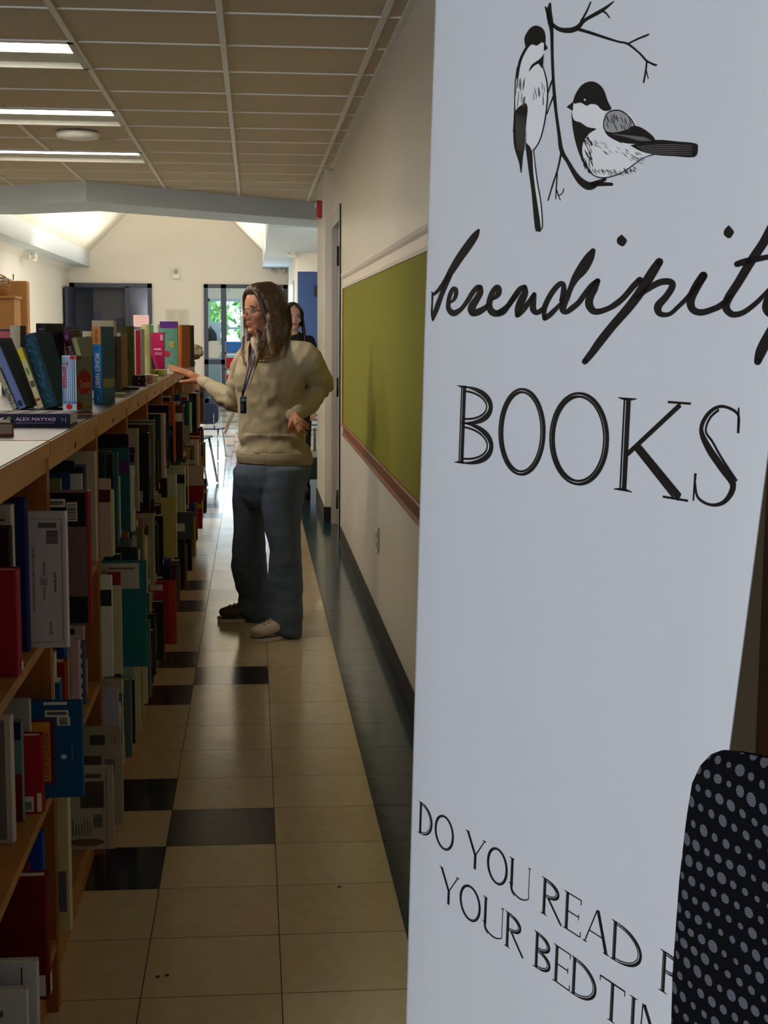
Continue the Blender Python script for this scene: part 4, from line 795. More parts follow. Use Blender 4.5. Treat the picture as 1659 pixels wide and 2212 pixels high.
# ---- inline serif capitals. glyphs in cap-height units, origin bottom left
def G(ch,W):
    th,ti,g=.078,.026,.018
    out=[];sl=.10;sr=.10 if ch in 'KITYPRM' else .03
    def r(p): out.append(p)
    def stem(x,y0=0,y1=1,x1=None,serif=True,k=1):
        x1=x if x1 is None else x1
        r([(x+ti/2,y0,ti),(x1+ti/2,y1,ti)]);r([(x+ti+g+th*k/2,y0,th*k),(x1+ti+g+th*k/2,y1,th*k)])
        if serif:
            a=ti+g+th*k
            for xx,y in ((x,y0),(x1,y1)):
                if serif in(True,y): r([(xx-sl,y+(.004 if y<.5 else -.004),.008),(xx,y+(.013 if y<.5 else -.013),.026),(xx+a,y+(.013 if y<.5 else -.013),.026),(xx+a+sr,y+(.004 if y<.5 else -.004),.008)])
    def thin(x,y0,x1,y1,s0=False,s1=False,w=.03):
        w=w*1.25
        r([(x,y0,w),(x1,y1,w)])
        for f,xx,y in ((s0,x,y0),(s1,x1,y1)):
            if f: r([(xx-.07,y+(.012 if y<.5 else -.012),.024),(xx+.07,y+(.012 if y<.5 else -.012),.024)])
    def bowl(cx,cy,rx,ry,a0=-90,a1=90,k=1):
        for ro,wf in ((0,lambda c:th*k*abs(c)+.014),(-(th*k/2+g+ti*1.5),lambda c:ti)):
            P=[]
            for i in range(17):
                a=R2(a0+(a1-a0)*i/16);c=math.cos(a);P.append((cx+(rx+ro)*c,cy+(ry+ro*.55)*math.sin(a),wf(c)))
            r(P)
    if ch=='O':
        for ro,wf in ((0,lambda c:.028+.040*max(0,c)),(-.060,lambda c:.026+.046*max(0,-c))):
            r([(W/2+(W/2-.01+ro)*math.cos(a),.5+(.51+ro*.6)*math.sin(a),wf(math.cos(a))) for a in [2*math.pi*i/36 for i in range(37)]])
    elif ch=='I': stem(W/2-.05)
    elif ch=='T': stem(W/2-.05,0,1);thin(0,.985,W,.985);thin(.01,.86,.0,.99,w=.022);thin(W-.01,.86,W,.99,w=.022)
    elif ch=='D': stem(.06);bowl(.14,.5,W-.17,.486);thin(.1,.985,.2,.985,w=.024);thin(.1,.015,.2,.015,w=.024)
    elif ch=='P': stem(.06);bowl(.14,.745,W-.17,.24);thin(.1,.505,.2,.505,w=.022);thin(.1,.985,.2,.985,w=.022)
    elif ch=='B': stem(.06);bowl(.14,.755,W-.25,.23);bowl(.14,.27,W-.2,.255);thin(.1,.525,.22,.525,w=.022);thin(.1,.985,.2,.985,w=.022);thin(.1,.015,.2,.015,w=.022)
    elif ch=='R': stem(.06);bowl(.14,.745,W-.30,.24);thin(.1,.505,.2,.505,w=.022);r([(.27,.5,.02),(W-.02,0,.02)]);r([(.32,.5,.055),(W+.04,-.01,.05)])
    elif ch=='E': stem(.06);thin(.1,.985,W-.02,.985,w=.024);thin(.1,.51,W-.1,.51,w=.024);thin(.1,.015,W,.015,w=.024);thin(W-.02,.86,W-.02,.99,w=.022);thin(W-.1,.43,W-.1,.59,w=.02);thin(W,.16,W+.01,.02,w=.022)
    elif ch=='U':
        stem(.06,.25,1,serif=1);r([(W-.08,1,.026),(W-.08,.3,.026),(W-.10,.12,.03),(W*.55,.0,.04),(.20,.08,.05),(.13,.26,th)]);r([(W-.15,.988,.024),(W-.01,.988,.024)])
        r([(.07,.27,ti),(.12,.08,ti),(.3,-.02,ti)])
    elif ch=='Y': stem(W/2-.05,0,.45,serif=0);stem(.04,1,.42,W/2-.06,serif=False,k=.9);thin(W-.05,.99,W/2+.03,.43);r([(-.02,.988,.024),(.2,.988,.024)]);r([(W-.15,.988,.024),(W+.03,.988,.024)])
    elif ch=='A': thin(.07,0,W*.5,1.0);stem(W*.47,1,0,W-.16,serif=False);thin(W*.22,.36,W*.74,.36,w=.022);r([(-.02,.012,.024),(.16,.012,.024)]);r([(W-.22,.012,.024),(W+.02,.012,.024)])
    elif ch=='M': thin(.08,0,.14,1,w=.03);stem(.12,1,.05,W*.47,serif=False);thin(W*.55,.02,W-.2,1,w=.03);stem(W-.18,0,1,W-.2,serif=True);r([(0,.012,.024),(.17,.012,.024)])
    elif ch=='K': stem(.13);thin(.24,.40,W-.16,.97,w=.045);r([(W-.36,.988,.024),(W,.988,.024)]);r([(.33,.49,.026),(W-.19,.02,.026)]);r([(.41,.50,.085),(W-.09,.03,.09)]);r([(W-.36,.012,.024),(W+.04,.012,.024)])
    elif ch=='S':
        P=[(W-.03,.80,.03),(W-.06,.93,.03),(W*.55,.985,.03),(.17,.90,.045),(.08,.74,.06),(.20,.57,.085),(W*.62,.40,.09),(W-.06,.24,.085),(W-.16,.07,.05),(W*.45,.01,.03),(.09,.06,.03),(.03,.20,.03)]
        r(P);r([(W*.50,.95,ti),(.20,.86,ti),(.15,.73,ti),(.26,.63,ti),(W*.62,.485,ti),(W-.01,.28,ti)]);r([(W-.045,.985,.02),(W-.03,.74,.034)]);r([(.02,.02,.02),(.03,.30,.034)])
    return out
def word(mb,items,base,h):
    """items: (char,u0,u1)"""
    for ch,u0,u1 in items:
        W=(u1-u0)/h
        for st in G(ch,W):
            T_=lambda x,y: (u0+x*h,base+y*h)
            P=[(x,y,w) for x,y,w in st]
            ribbon(mb,P,m_ink,T_,smooth=len(P)>2,caps=False)
ux=lambda x,y: bp(x,y)[0]
mb=MB();word(mb,[('B',ux(986,1000),ux(1066,1006)),('O',ux(1078,930),ux(1177,930)),('O',ux(1188,945),ux(1314,945)),('K',ux(1323,1055),ux(1482,1070)),('S',ux(1496,1075),ux(1592,1075))],-.1605,.1045)
o=mb.build('capital_lettering',bt_);o['label']='black inline serif word BOOKS'
c3=lambda x,y:(860+x*.4816,1560+y*.4816)
def U3(x,y): return bp(*c3(x,y))[0]
L1=[('D',93,155,440),('O',165,250,500),('Y',303,393,575),('O',400,492,640),('U',500,597,700),('R',645,735,800),('E',745,822,870),('A',832,950,950),('D',957,1095,1010),('P',1178,1295,1110)]
L2=[('Y',187,273,710),('O',278,372,780),('U',383,478,840),('R',483,565,900),('B',612,690,1010),('E',700,775,1070),('D',778,893,1130),('T',905,1020,1200),('I',1032,1078,1270),('M',1080,1280,1330)]
for Lx,vb,cuts in ((L1,-.7005,((0,2),(2,5),(5,9),(9,10))),(L2,-.7745,((0,4),(4,10)))):
    for a,b_ in cuts:
        q_=Lx[a:b_];mb=MB();word(mb,[(c,U3(x0_,y_),U3(x1_,y_)) for c,x0_,x1_,y_ in q_],vb,.0465)
        o=mb.build('slogan_word',bt_);o['label']='black serif print '+''.join(c[0] for c in q_)
# ---- birds and branch
TB=lambda x,y: bp(930+.4394*x,.4394*y)
rk=random.Random(4)
mb=MB()
for s in [[(590,18,10),(585,60,26),(592,110,26),(598,160,16),(600,260,13),(603,340,13),(606,400,13),(612,480,15),(620,560,13),(634,660,15),(646,740,20),(680,800,18),(712,855,24),(745,895,34),(785,915,40),(830,895,22),(860,882,14)],
 [(800,905,24),(850,905,20),(892,906,16)],[(568,36,8),(580,70,14),(588,90,14)],
 [(592,110,14),(630,142,20),(680,150,26),(722,138,24),(760,100,16),(830,60,18),(868,35,12),(902,8,5)],[(742,105,9),(768,60,8),(790,10,5)],[(850,55,10),(868,68,8),(882,88,5)],
 [(715,140,16),(790,162,15),(860,185,13),(925,205,10),(972,216,11),(1030,262,9),(1068,302,10),(1115,320,6)],[(972,216,8),(1020,192,8),(1060,176,9),(1076,168,5)],[(1065,305,7),(1060,350,7),(1050,405,7)],[(1062,345,5),(1073,388,3)],[(1085,312,7),(1108,325,4)],
 [(646,745,9),(628,830,7),(602,910,6),(580,985,5)],[(625,850,5),(620,930,5),(618,980,3)],[(620,930,5),(640,985,3)],[(630,962,4),(650,950,4),(657,928,4)],
 [(575,560,4),(588,520,5),(606,475,8)],[(578,462,4),(594,412,7),(606,385,9)]]: ribbon(mb,s,m_ink,TB,.0009)
o=mb.build('branch_drawing',bt_);o['label']='drawn dark twig'
# left bird
mb=MB()
fill(mb,[(430,330),(480,240),(525,220),(558,212),(568,240),(558,330),(575,400),(578,480),(566,600),(540,690),(508,742),(480,725),(474,600),(470,520),(425,542),(418,460)],m_inkw,TB,.0006)
fill(mb,[(503,740),(512,732),(526,880),(546,1000),(553,1110),(545,1124),(530,1130),(515,1000),(505,850)],m_inkw,TB,.0006)
fill(mb,[(470,230),(464,190),(482,152),(505,130),(530,127),(555,142),(566,170),(567,208),(558,212),(548,207),(525,225),(500,218),(478,240),(452,295),(440,345),(432,400),(426,380),(436,300)],m_ink,TB,.0010)
fill(mb,[(560,262),(555,332),(543,326),(533,314),(510,326),(487,352),(500,320),(530,298),(550,280)],m_ink,TB,.0010)
fill(mb,[(562,205),(579,237),(560,252)],m_ink,TB,.0011,False);
fill(mb,[(420,545),(445,520),(472,508),(480,545),(470,620),(466,700),(456,770),(448,852),(438,800),(415,725),(410,640)],m_ink,TB,.0010)
fill(mb,[(468,700),(500,738),(508,850),(522,960),(545,1122),(530,1137),(516,1120),(500,950),(484,830)],m_ink,TB,.0010)
ribbon(mb,[(556,330,4),(574,400,5),(578,480,5),(564,600,5),(540,690,4),(508,742,5)],m_ink,TB,.0012);ribbon(mb,[(430,330,4),(420,400,4),(418,470,4),(416,560,5),(411,650,5)],m_ink,TB,.0012)
ribbon(mb,[(510,740,4),(526,880,4),(546,1000,4),(553,1110,4),(542,1130,4)],m_ink,TB,.0012)
for i in range(16): x=422+rk.random()*50;y=370+rk.random()*130;ribbon(mb,[(x,y,2),(x-2,y+26,3),(x-3,y+48,1)],m_inkg,TB,.0012,caps=False)
for i in range(12): x=505+rk.random()*55;y=400+rk.random()*90;ribbon(mb,[(x,y,1),(x+3,y+22,2.5),(x+2,y+40,1)],m_inkg,TB,.0012,caps=False)
for i in range(7): x=425+i*7;ribbon(mb,[(x,560+i*2,1.5),(x+2,650,2.5),(x+6,740,1.5)],m_inkg,TB,.0013,caps=False)
o=mb.build('bird_drawing',bt_);o['label']='black and white chickadee clinging upright'
mb=MB()
fill(mb,[(705,510),(760,508),(820,513),(880,540),(905,548),(985,560),(1040,640),(1098,700),(1090,762),(1030,790),(960,840),(905,868),(870,874),(820,868),(782,835),(746,760),(720,660),(700,580)],m_inkw,TB,.0006)
fill(mb,[(703,500),(715,465),(740,425),(770,405),(800,401),(830,414),(855,445),(874,500),(891,534),(872,546),(845,540),(820,516),(790,512),(770,520),(740,504),(712,510)],m_ink,TB,.0010)
fill(mb,[(672,526),(705,500),(702,546)],m_ink,TB,.0011,False)
fill(mb,[(695,545),(708,590),(740,602),(775,625),(818,634),(785,655),(757,692),(748,742),(762,795),(800,852),(780,838),(745,782),(720,715),(702,630)],m_ink,TB,.0010)
fill(mb,[(855,600),(870,560),(905,543),(945,548),(985,580),(1010,625),(960,645),(900,655),(862,645)],mat('ink_feather_grey',(158,156,160),.5),TB,.0009)
fill(mb,[(860,642),(900,652),(960,640),(1006,618),(1060,640),(1106,686),(1060,700),(1010,708),(940,700),(890,674)],m_ink,TB,.0010)
fill(mb,[(985,715),(1105,688),(1220,696),(1305,705),(1316,728),(1300,772),(1200,768),(1110,762),(1040,745)],m_ink,TB,.0010)
for s in [[(745,782,4),(790,850,5),(840,874,6),(900,866,5),(960,840,4),(1040,782,4),(1100,760,4)],[(855,600,5),(870,560,5),(905,543,6),(945,548,6),(985,580,5),(1012,625,4)],[(855,600,4),(857,630,5),(880,668,5),(940,700,6)]]: ribbon(mb,s,m_ink,TB,.0012)
for i in range(26): x=865+rk.random()*120;y=560+rk.random()*60;ribbon(mb,[(x,y,2.5),(x+4,y+14,3.5),(x+10,y+28,1.5)],m_ink if i%2 else m_inkg,TB,.0013,caps=False)
for i in range(9): ribbon(mb,[(900+i*9,660+i*2,2),(990+i*6,668+i*3,2.5),(1060+i*4,676+i*2,1.5)],m_inkg,TB,.0013,caps=False)
for i in range(6): ribbon(mb,[(1020+i*8,722+i*6,2),(1150,712+i*9,3),(1290,716+i*9,2)],m_inkg,TB,.0013,caps=False)
for i in range(46): x=800+rk.random()*240;y=690-(860-x)*.1+rk.random()*50+(x-800)*.18;ribbon(mb,[(x,y,1.5),(x+8,y+7,2.5),(x+18,y+12,1)],m_inkg,TB,.0012,caps=False)
for i in range(50):
    a=rk.random();x=770+a*240;y=845-((x-880)/120)**2*18-rk.random()*22+8;ribbon(mb,[(x,y,1.5),(x+5,y+9,3),(x+12,y+14,1)],m_ink if i%3==0 else m_inkg,TB,.0012,caps=False)
for i in range(40): x=752+rk.random()*40;y=650+rk.random()*160;ribbon(mb,[(x,y,2),(x+7,y+12,3),(x+10,y+26,1)],m_ink,TB,.0012,caps=False)
fill(mb,[(758,487),(766,487),(768,495),(760,496)],m_inkw,TB,.0013,False)
o=mb.build('bird_drawing',bt_);o['label']='plump black and white chickadee in profile'
# ---------------------------------------------------------------- people
def blob(mb,name,m,voxel,it,parent,disp=None,top=False):
    """one continuous surface grown over overlapping volumes"""
    me=mb.mesh('tmp');o=bpy.data.objects.new('tmp',me);COL.objects.link(o)
    a=o.modifiers.new('r','REMESH');a.mode='VOXEL';a.voxel_size=voxel;a.use_smooth_shade=True
    if it: s=o.modifiers.new('s','SMOOTH');s.iterations=it;s.factor=.5
    dg=bpy.context.evaluated_depsgraph_get();dg.update();n=bpy.data.meshes.new_from_object(o.evaluated_get(dg))
    bpy.data.objects.remove(o)
    if disp:
        nv=len(n.vertices);co=np.empty(nv*3,'f');n.vertices.foreach_get('co',co);no=np.empty(nv*3,'f');n.vertices.foreach_get('normal',no);co=co.reshape(-1,3);no=no.reshape(-1,3)
        d=np.array([disp(Vector(c)) for c in co]);co+=no*d[:,None];n.vertices.foreach_set('co',co.ravel())
    n.materials.clear();n.materials.append(m);n.transform(wm(parent).inverted())
    n.polygons.foreach_set('use_smooth',[True]*len(n.polygons));n.update()
    o=bpy.data.objects.new(name,n);o.parent=parent;COL.objects.link(o);return o
def skinmat(name,c):
    m=mat(name,c,.5,spec=.35,var=.08,vscale=40,bump=(300,.08,.001));b=m.node_tree.nodes['Principled BSDF'];b.inputs['Subsurface Weight'].default_value=.12;b.inputs['Subsurface Radius'].default_value=(.01,.004,.002);return m
m_skin=skinmat('skin_warm',(196,136,106));m_skin2=skinmat('skin_pale',(216,174,156))
YB=6.75
def Pp(x,y,Y=YB): return onY(x,y,Y)
def rings(mb,rows,Y,m,fx,fy,ratio=1.3,n=24,dy=None):
    """rows: (py, left px, right px[, depth shift]); lateral axis (fx,fy)"""
    pts=[];rad=[]
    for q in rows:
        y,l,r=q[:3];yy=Y+(q[3] if len(q)>3 else 0);a=Pp(l,y,yy);b=Pp(r,y,yy);w=(b.x-a.x)/2
        A=w/math.sqrt(fx*fx+(fy/ratio)**2);pts.append((a+b)/2);rad.append((A,A/ratio))
    P=[];R_=[]
    for i in range(len(pts)-1):
        for j in range(4): t=j/4;u=t*t*(3-2*t)*.4+t*.6;P.append(pts[i].lerp(pts[i+1],t));R_.append((rad[i][0]*(1-u)+rad[i+1][0]*u,rad[i][1]*(1-u)+rad[i+1][1]*u))
    P.append(pts[-1]);R_.append(rad[-1])
    # horizontal rings
    vs=[];fs=[];ax=Vector((fx,-fy,0));bx=Vector((fy,fx,0))
    for p,(a,b) in zip(P,R_):
        for j in range(n): w=2*math.pi*j/n;vs.append(p+ax*a*math.cos(w)+bx*b*math.sin(w))
    for i in range(len(P)-1):
        for j in range(n): fs.append([i*n+j,(i+1)*n+j,(i+1)*n+(j+1)%n,i*n+(j+1)%n])
    fs.append(list(range(n)));fs.append([(len(P)-1)*n+j for j in range(n)][::-1])
    mb.add(vs,fs,m,True)
base=Pp(590,1370,YB);W1=thing('person','woman with long brown hair, glasses, oatmeal sweatshirt and wide jeans, standing hand on hip','person',(base.x,YB,0))
ch=R2(40);FX,FY=math.cos(ch),math.sin(ch)          # lateral axis of the chest; she faces (-sin,-cos)
m_sw=mat('sweatshirt_oatmeal',(182,168,142),.95,spec=.15,bump=(420,.35,.0015),var=.07,vscale=50)
m_jean=mat('denim_blue_grey',(104,118,140),.9,spec=.15,bump=(500,.4,.001),var=.22,vscale=9,stretch=(1,1,.35))
torso=[(742,546,600),(750,534,636),(762,522,664),(778,513,674),(800,508,668),(825,505,662),(850,509,654),(878,514,650),(905,515,652),(935,514,658),(962,514,666),(985,513,672),(998,517,671)]
shL=Pp(656,772,6.63);elL=Pp(694,829,6.80);wrL=Pp(637,897,6.60)
shR=Pp(532,778,6.93);elR=Pp(507,868,6.98);wrR=Pp(440,823,7.22)
# body in one skin
HC=Pp(569,672,6.78);HY=R2(61);hf=Vector((-math.sin(HY),-math.cos(HY),-.05)).normalized();hl=Vector((0,0,1)).cross(hf).normalized();hu=hf.cross(hl)
def headpt(f,l,u,c=None,F_=None,L_=None,U_=None): return (c or HC)+(F_ or hf)*f+(L_ or hl)*l+(U_ or hu)*u
def head(mb,m,c,F_,L_,U_,s=1):
    H=lambda f,l,u: c+F_*f*s+L_*l*s+U_*u*s;ax=(F_,L_,U_)
    def b(f,l,u,r): mb.ball(H(f,l,u),tuple(x*s for x in r),m,ax,20)
    b(-.005,0,.035,(.094,.073,.086));b(.028,0,-.02,(.062,.058,.070));b(.040,0,-.060,(.040,.044,.038));b(.070,0,-.088,(.018,.020,.014));b(.052,0,.035,(.036,.055,.045))
    b(.078,0,.018,(.012,.038,.009))                        # brow
    for k in (-1,1): b(.055,k*.036,-.022,(.026,.024,.024));b(.0,k*.071,-.012,(.016,.008,.028));b(.088,k*.0125,-.030,(.010,.008,.007))
    mb.limb([H(.080,0,.012),H(.092,0,-.008),H(.1025,0,-.024)],[.0072*s,.0082*s,.0098*s],m,12)
    b(.030,0,-.092,(.040,.042,.030));b(.083,0,-.050,(.009,.020,.005));b(.082,0,-.061,(.010,.018,.006));b(.068,0,-.054,(.016,.030,.020))
    mb.limb([H(.004,0,-.05),H(-.006,0,-.11),H(-.02,0,-.17)],[.054*s,.051*s,.060*s],m,18)
def face_bits(par,c,F_,L_,U_,s,lipc,browc,sel=(1,1)):
    H=lambda f,l,u: c+F_*f*s+L_*l*s+U_*u*s;ax=(F_,L_,U_)
    for k in (-1,1):
        mb=MB();mb.ball(H(.0735,k*.031,.0),(.010*s,.0135*s,.0072*s),mat('eye_white',(214,206,198),.25),ax,16);mb.ball(H(.0795,k*.031,.0),(.0046*s,.0056*s,.0056*s),mat('iris_brown',(44,30,22),.15),ax,12);mb.build('eye',par)
        mb=MB();mb.limb([H(.075,k*.017,.0055),H(.085,k*.030,.010),H(.072,k*.046,.004)],[.0018*s,.0026*s,.0016*s],mat('lash_dark',(36,24,20),.6),8);mb.limb([H(.080,k*.012,.0205),H(.084,k*.030,.025),H(.070,k*.050,.020)],[.002*s,.0034*s,.0016*s],flat(browc,.8),8);mb.build('eyebrow',par)
    mb=MB();mb.limb([H(.078,-.022,-.0555),H(.0905,-.008,-.0515),H(.0915,0,-.0525),H(.0905,.008,-.0515),H(.078,.022,-.0555)],[.0015*s,.0034*s,.003*s,.0034*s,.0015*s],flat(lipc,.45),8)
    mb.limb([H(.078,-.020,-.0575),H(.0905,0,-.0605),H(.078,.020,-.0575)],[.0015*s,.0048*s,.0015*s],flat(lipc,.45),8);mb.build('lips',par)
mb=MB();head(mb,m_skin,HC,hf,hl,hu)
rings(mb,[(y,l+8,r-8) for y,l,r in torso],YB,m_skin,FX,FY,1.35)
# arms
mb.limb([shL,elL,wrL],[.042,.036,.026],m_skin);mb.limb([shR,elR,wrR],[.042,.036,.024],m_skin)
# legs under the jeans
for a,b_,c in ((Pp(615,1000,6.66),Pp(612,1190,6.62),Pp(618,1368,6.60)),(Pp(545,1000,6.86),Pp(538,1190,6.92),Pp(540,1335,6.98))): mb.limb([a,b_,c],[.078,.052,.036],m_skin)
# left hand, on the hip: palm on hip, fingers wrapping back
hp=Pp(640,912,6.52)
mb.limb([wrL,Pp(634,905,6.56),Pp(640,917,6.52)],[(.026,.020),(.034,.016),(.038,.014)],m_skin,14,ell=(.5,0,1))
for i,(pa,pb,pc) in enumerate([((642,903),(656,911),(667,918)),((643,910),(656,920),(667,927)),((642,917),(653,929),(663,937)),((639,922),(647,935),(653,945))]):
    mb.limb([Pp(*pa,6.515),Pp(*pb,6.50),Pp(*pc,6.525)],[.0085,.0075,.0062],m_skin,10)
mb.limb([Pp(630,908,6.54),Pp(626,920,6.50),Pp(628,932,6.52)],[.012,.010,.008],m_skin,10)
# right hand, resting on the top edge of the bookcase
YH=7.27
mb.limb([wrR,Pp(430,820,YH),Pp(416,812,YH),Pp(410,809,YH)],[(.025,.018),(.033,.020),(.039,.017),(.036,.014)],m_skin,14,ell=(.25,1,.25))
for pts,dz in (([(412,805),(393,798),(379,794),(366,790)],.034),([(412,808),(392,801),(377,798),(364,794)],.012),([(411,811),(393,804),(379,801),(367,799)],-.012),([(410,814),(396,807),(386,804),(375,802)],-.034)):
    mb.limb([Pp(x,y,YH+dz*(1+.12*i)) for i,(x,y) in enumerate(pts)],[.0095,.0088,.0080,.0065],m_skin,10)
mb.limb([Pp(424,824,YH-.03),Pp(411,823,YH-.05),Pp(399,824,YH-.055),Pp(389,825,YH-.05)],[.014,.0115,.0095,.0075],m_skin,10)
blob(mb,'body',m_skin,.0036,2,W1)
face_bits(W1,HC,hf,hl,hu,1,(166,104,84),(84,58,40))
# sweatshirt
def folds(c):
    v=mnoise.noise(Vector((c.x*9,c.y*9,c.z*13)))*.0065+mnoise.noise(Vector((c.x*24+c.z*14,c.y*20,c.z*22-c.x*16)))*.0046
    for e,k in ((elL,.0042),(elR,.0038)):
        d=(c-e).length
        if d<.17: v+=k*(1-d/.17)*math.sin((c-e).dot(Vector((.55,.1,.83)))*150+3*mnoise.noise(c*9))
    d=(c-Vector(Pp(600,975,YB))).z
    if abs(d)<.09: v+=.005*math.sin(c.z*95+mnoise.noise(c*7)*3.5)
    return v
mb=MB();rings(mb,torso,YB,m_sw,FX,FY,1.3)
# bust and back volume
fr=Vector((-FY,-FX,0));la=Vector((FX,-FY,0))
mb.ball(Pp(566,820,YB)+fr*.040,(.125,.080,.105),m_sw,(la,fr,Vector((0,0,1))),24)
mb.limb([Pp(612,760,6.70),shL,Pp(680,800,6.70),elL],[.062,.070,.064,.060],m_sw,18);mb.limb([elL,Pp(672,864,6.72),wrL],[.058,.052,.036],m_sw,18)
mb.limb([Pp(556,762,6.86),shR,Pp(516,825,6.95),elR],[.055,.060,.056,.054],m_sw,18);mb.limb([elR,Pp(478,852,7.08),Pp(443,826,7.21)],[.053,.047,.030],m_sw,18)
mb.limb([Pp(558,756,6.78),Pp(560,745,6.80)],[.066,.056],m_sw,20)
sw=blob(mb,'sweatshirt',m_sw,.0055,3,W1,folds)
# hem band and cuffs
def band(name,rows,Y,ratio=1.3,grow=.006,m=m_sw):
    mb=MB();rings(mb,[(y,l-grow*450,r+grow*450) for y,l,r in rows],Y,m,FX,FY,ratio,32);mb.build(name,W1)
band('hem_band',[(974,513,670),(986,512,673),(1000,516,672)],YB)
mb=MB();d=(wrL-elL).normalized();mb.limb([wrL-d*.035,wrL+d*.006],[.038,.033],m_sw,18);mb.build('cuff',W1)
mb=MB();d=(Pp(443,826,7.21)-elR).normalized();mb.limb([Pp(443,826,7.21)-d*.03,Pp(439,824,7.225)],[.033,.030],m_sw,18);mb.build('cuff',W1)
m_in=mat('collar_lining',(178,158,146),.9,bump=(300,.2,.001))
# open quarter-zip collar: two standing flaps
mb=MB()
cA=[Pp(545,730,6.62),Pp(548,745,6.57),Pp(553,775,6.55),Pp(548,800,6.545),Pp(541,828,6.545)]
wd=[(.010,.004),(.012,.004),(.010,.004),(.008,.003),(.002,.002)]
mb.tube(cA,wd,m_in,12,ell=(FX,-FY,0));mb.build('collar_flap',W1)
mb=MB();mb.tube([Pp(538,738,6.72),Pp(534,752,6.69),Pp(534,775,6.62),Pp(537,800,6.57)],[(.007,.004),(.008,.004),(.007,.003),(.003,.002)],m_sw,12,ell=(FX,-FY,0));mb.build('collar_flap',W1)
# chest logo: two short embroidered rows
mb=MB();rl=random.Random(2)
for row,(xa,xb,y) in enumerate(((560,587,775),(558,582,782))):
    x=xa
    while x<xb:
        a=Pp(x,y+(x-xa)*-.02,6.53);w=rl.uniform(1.0,2.4);b_=Pp(x+w,y,6.53);mb.box((a.x,a.y-.004,a.z-.0035),(b_.x,a.y+.001,a.z+.0035),flat((70,48,44),.8));x+=w+.9
lg=mb;
# lanyard and badge
m_lan=mat('lanyard_purple',(62,54,92),.7,bump=(800,.3,.0005))
def strap(pts,w,m,name):
    mb=MB();mb.tube(pts,[(w,.0016)]*len(pts),m,8,ell=(FX,-FY,0));return mb.build(name,W1)
YL=6.52
strap([Pp(548,738,6.60),Pp(545,760,6.555),Pp(538,790,6.53),Pp(532,815,6.515),Pp(525.5,846,6.51)],.0055,m_lan,'lanyard_strap')
strap([Pp(552,742,6.60),Pp(550,775,6.545),Pp(542,802,6.525),Pp(533,830,6.51),Pp(526,848,6.505)],.0055,m_lan,'lanyard_strap')
mb=MB();mb.limb([Pp(525,845,6.50),Pp(524,855,6.495)],[.007,.005],mh,10);mb.limb([Pp(524,855,6.495),Pp(524.5,862,6.495)],[.003,.004],mat('chrome',(200,200,204),.2,metal=1),8);mb.build('badge_clip',W1)
mb=MB();a=Pp(519,857,6.50);b_=Pp(532.5,893,6.50);mb.box((a.x,6.492,b_.z),(b_.x,6.499,a.z),flat((18,52,88),.35));mb.build('id_badge',W1)
mb=MB();mb.box((a.x+.004,6.4905,b_.z+.012),(a.x+.013,6.4925,a.z-.03),flat((120,96,70),.5));mb.box((a.x+.004,6.4905,a.z-.02),(b_.x-.004,6.4925,a.z-.008),flat((150,180,200),.4));mb.build('badge_print',W1)
# jeans
nearleg=[(990,565,660,-.03),(1010,553,672,-.06),(1040,560,664,-.08),(1070,564,657,-.09),(1100,567,651,-.1),(1148,573,650,-.11),(1190,582,651,-.12),(1226,579,653,-.12),(1270,576,655,-.12),(1311,574,655,-.13),(1345,573,654,-.14),(1366,582,653,-.16),(1376,600,652,-.16)]
farleg=[(990,520,585,.05),(1015,503,578,.08),(1040,503,572,.1),(1088,502,573,.12),(1148,505,573,.14),(1188,500,574,.17),(1226,500,577,.19),(1256,505,580,.21),(1290,515,584,.23),(1322,513,586,.24),(1346,528,588,.24)]
mb=MB();rings(mb,nearleg,YB,m_jean,FX,FY,1.12);rings(mb,farleg,YB,m_jean,FX,FY,1.12);rings(mb,[(975,532,650),(988,524,660),(1002,511,669),(1022,507,666),(1045,510,658),(1070,518,645),(1095,530,628)],YB,m_jean,FX,FY,1.3)
def jf(c): return .005*mnoise.noise(Vector((c.x*11,c.y*11,c.z*5)))+.0035*mnoise.noise(Vector((c.x*14,c.y*14,c.z*26)))*(1.5 if c.z<.35 or c.z>.8 else .6)
blob(mb,'jeans',m_jean,.006,3,W1,jf)
mb=MB();mb.tube([Pp(532,1001,6.55),Pp(560,1004,6.53),Pp(575,1002,6.52)],.002,flat((40,48,62)),6);mb.build('waistband_seam',W1)
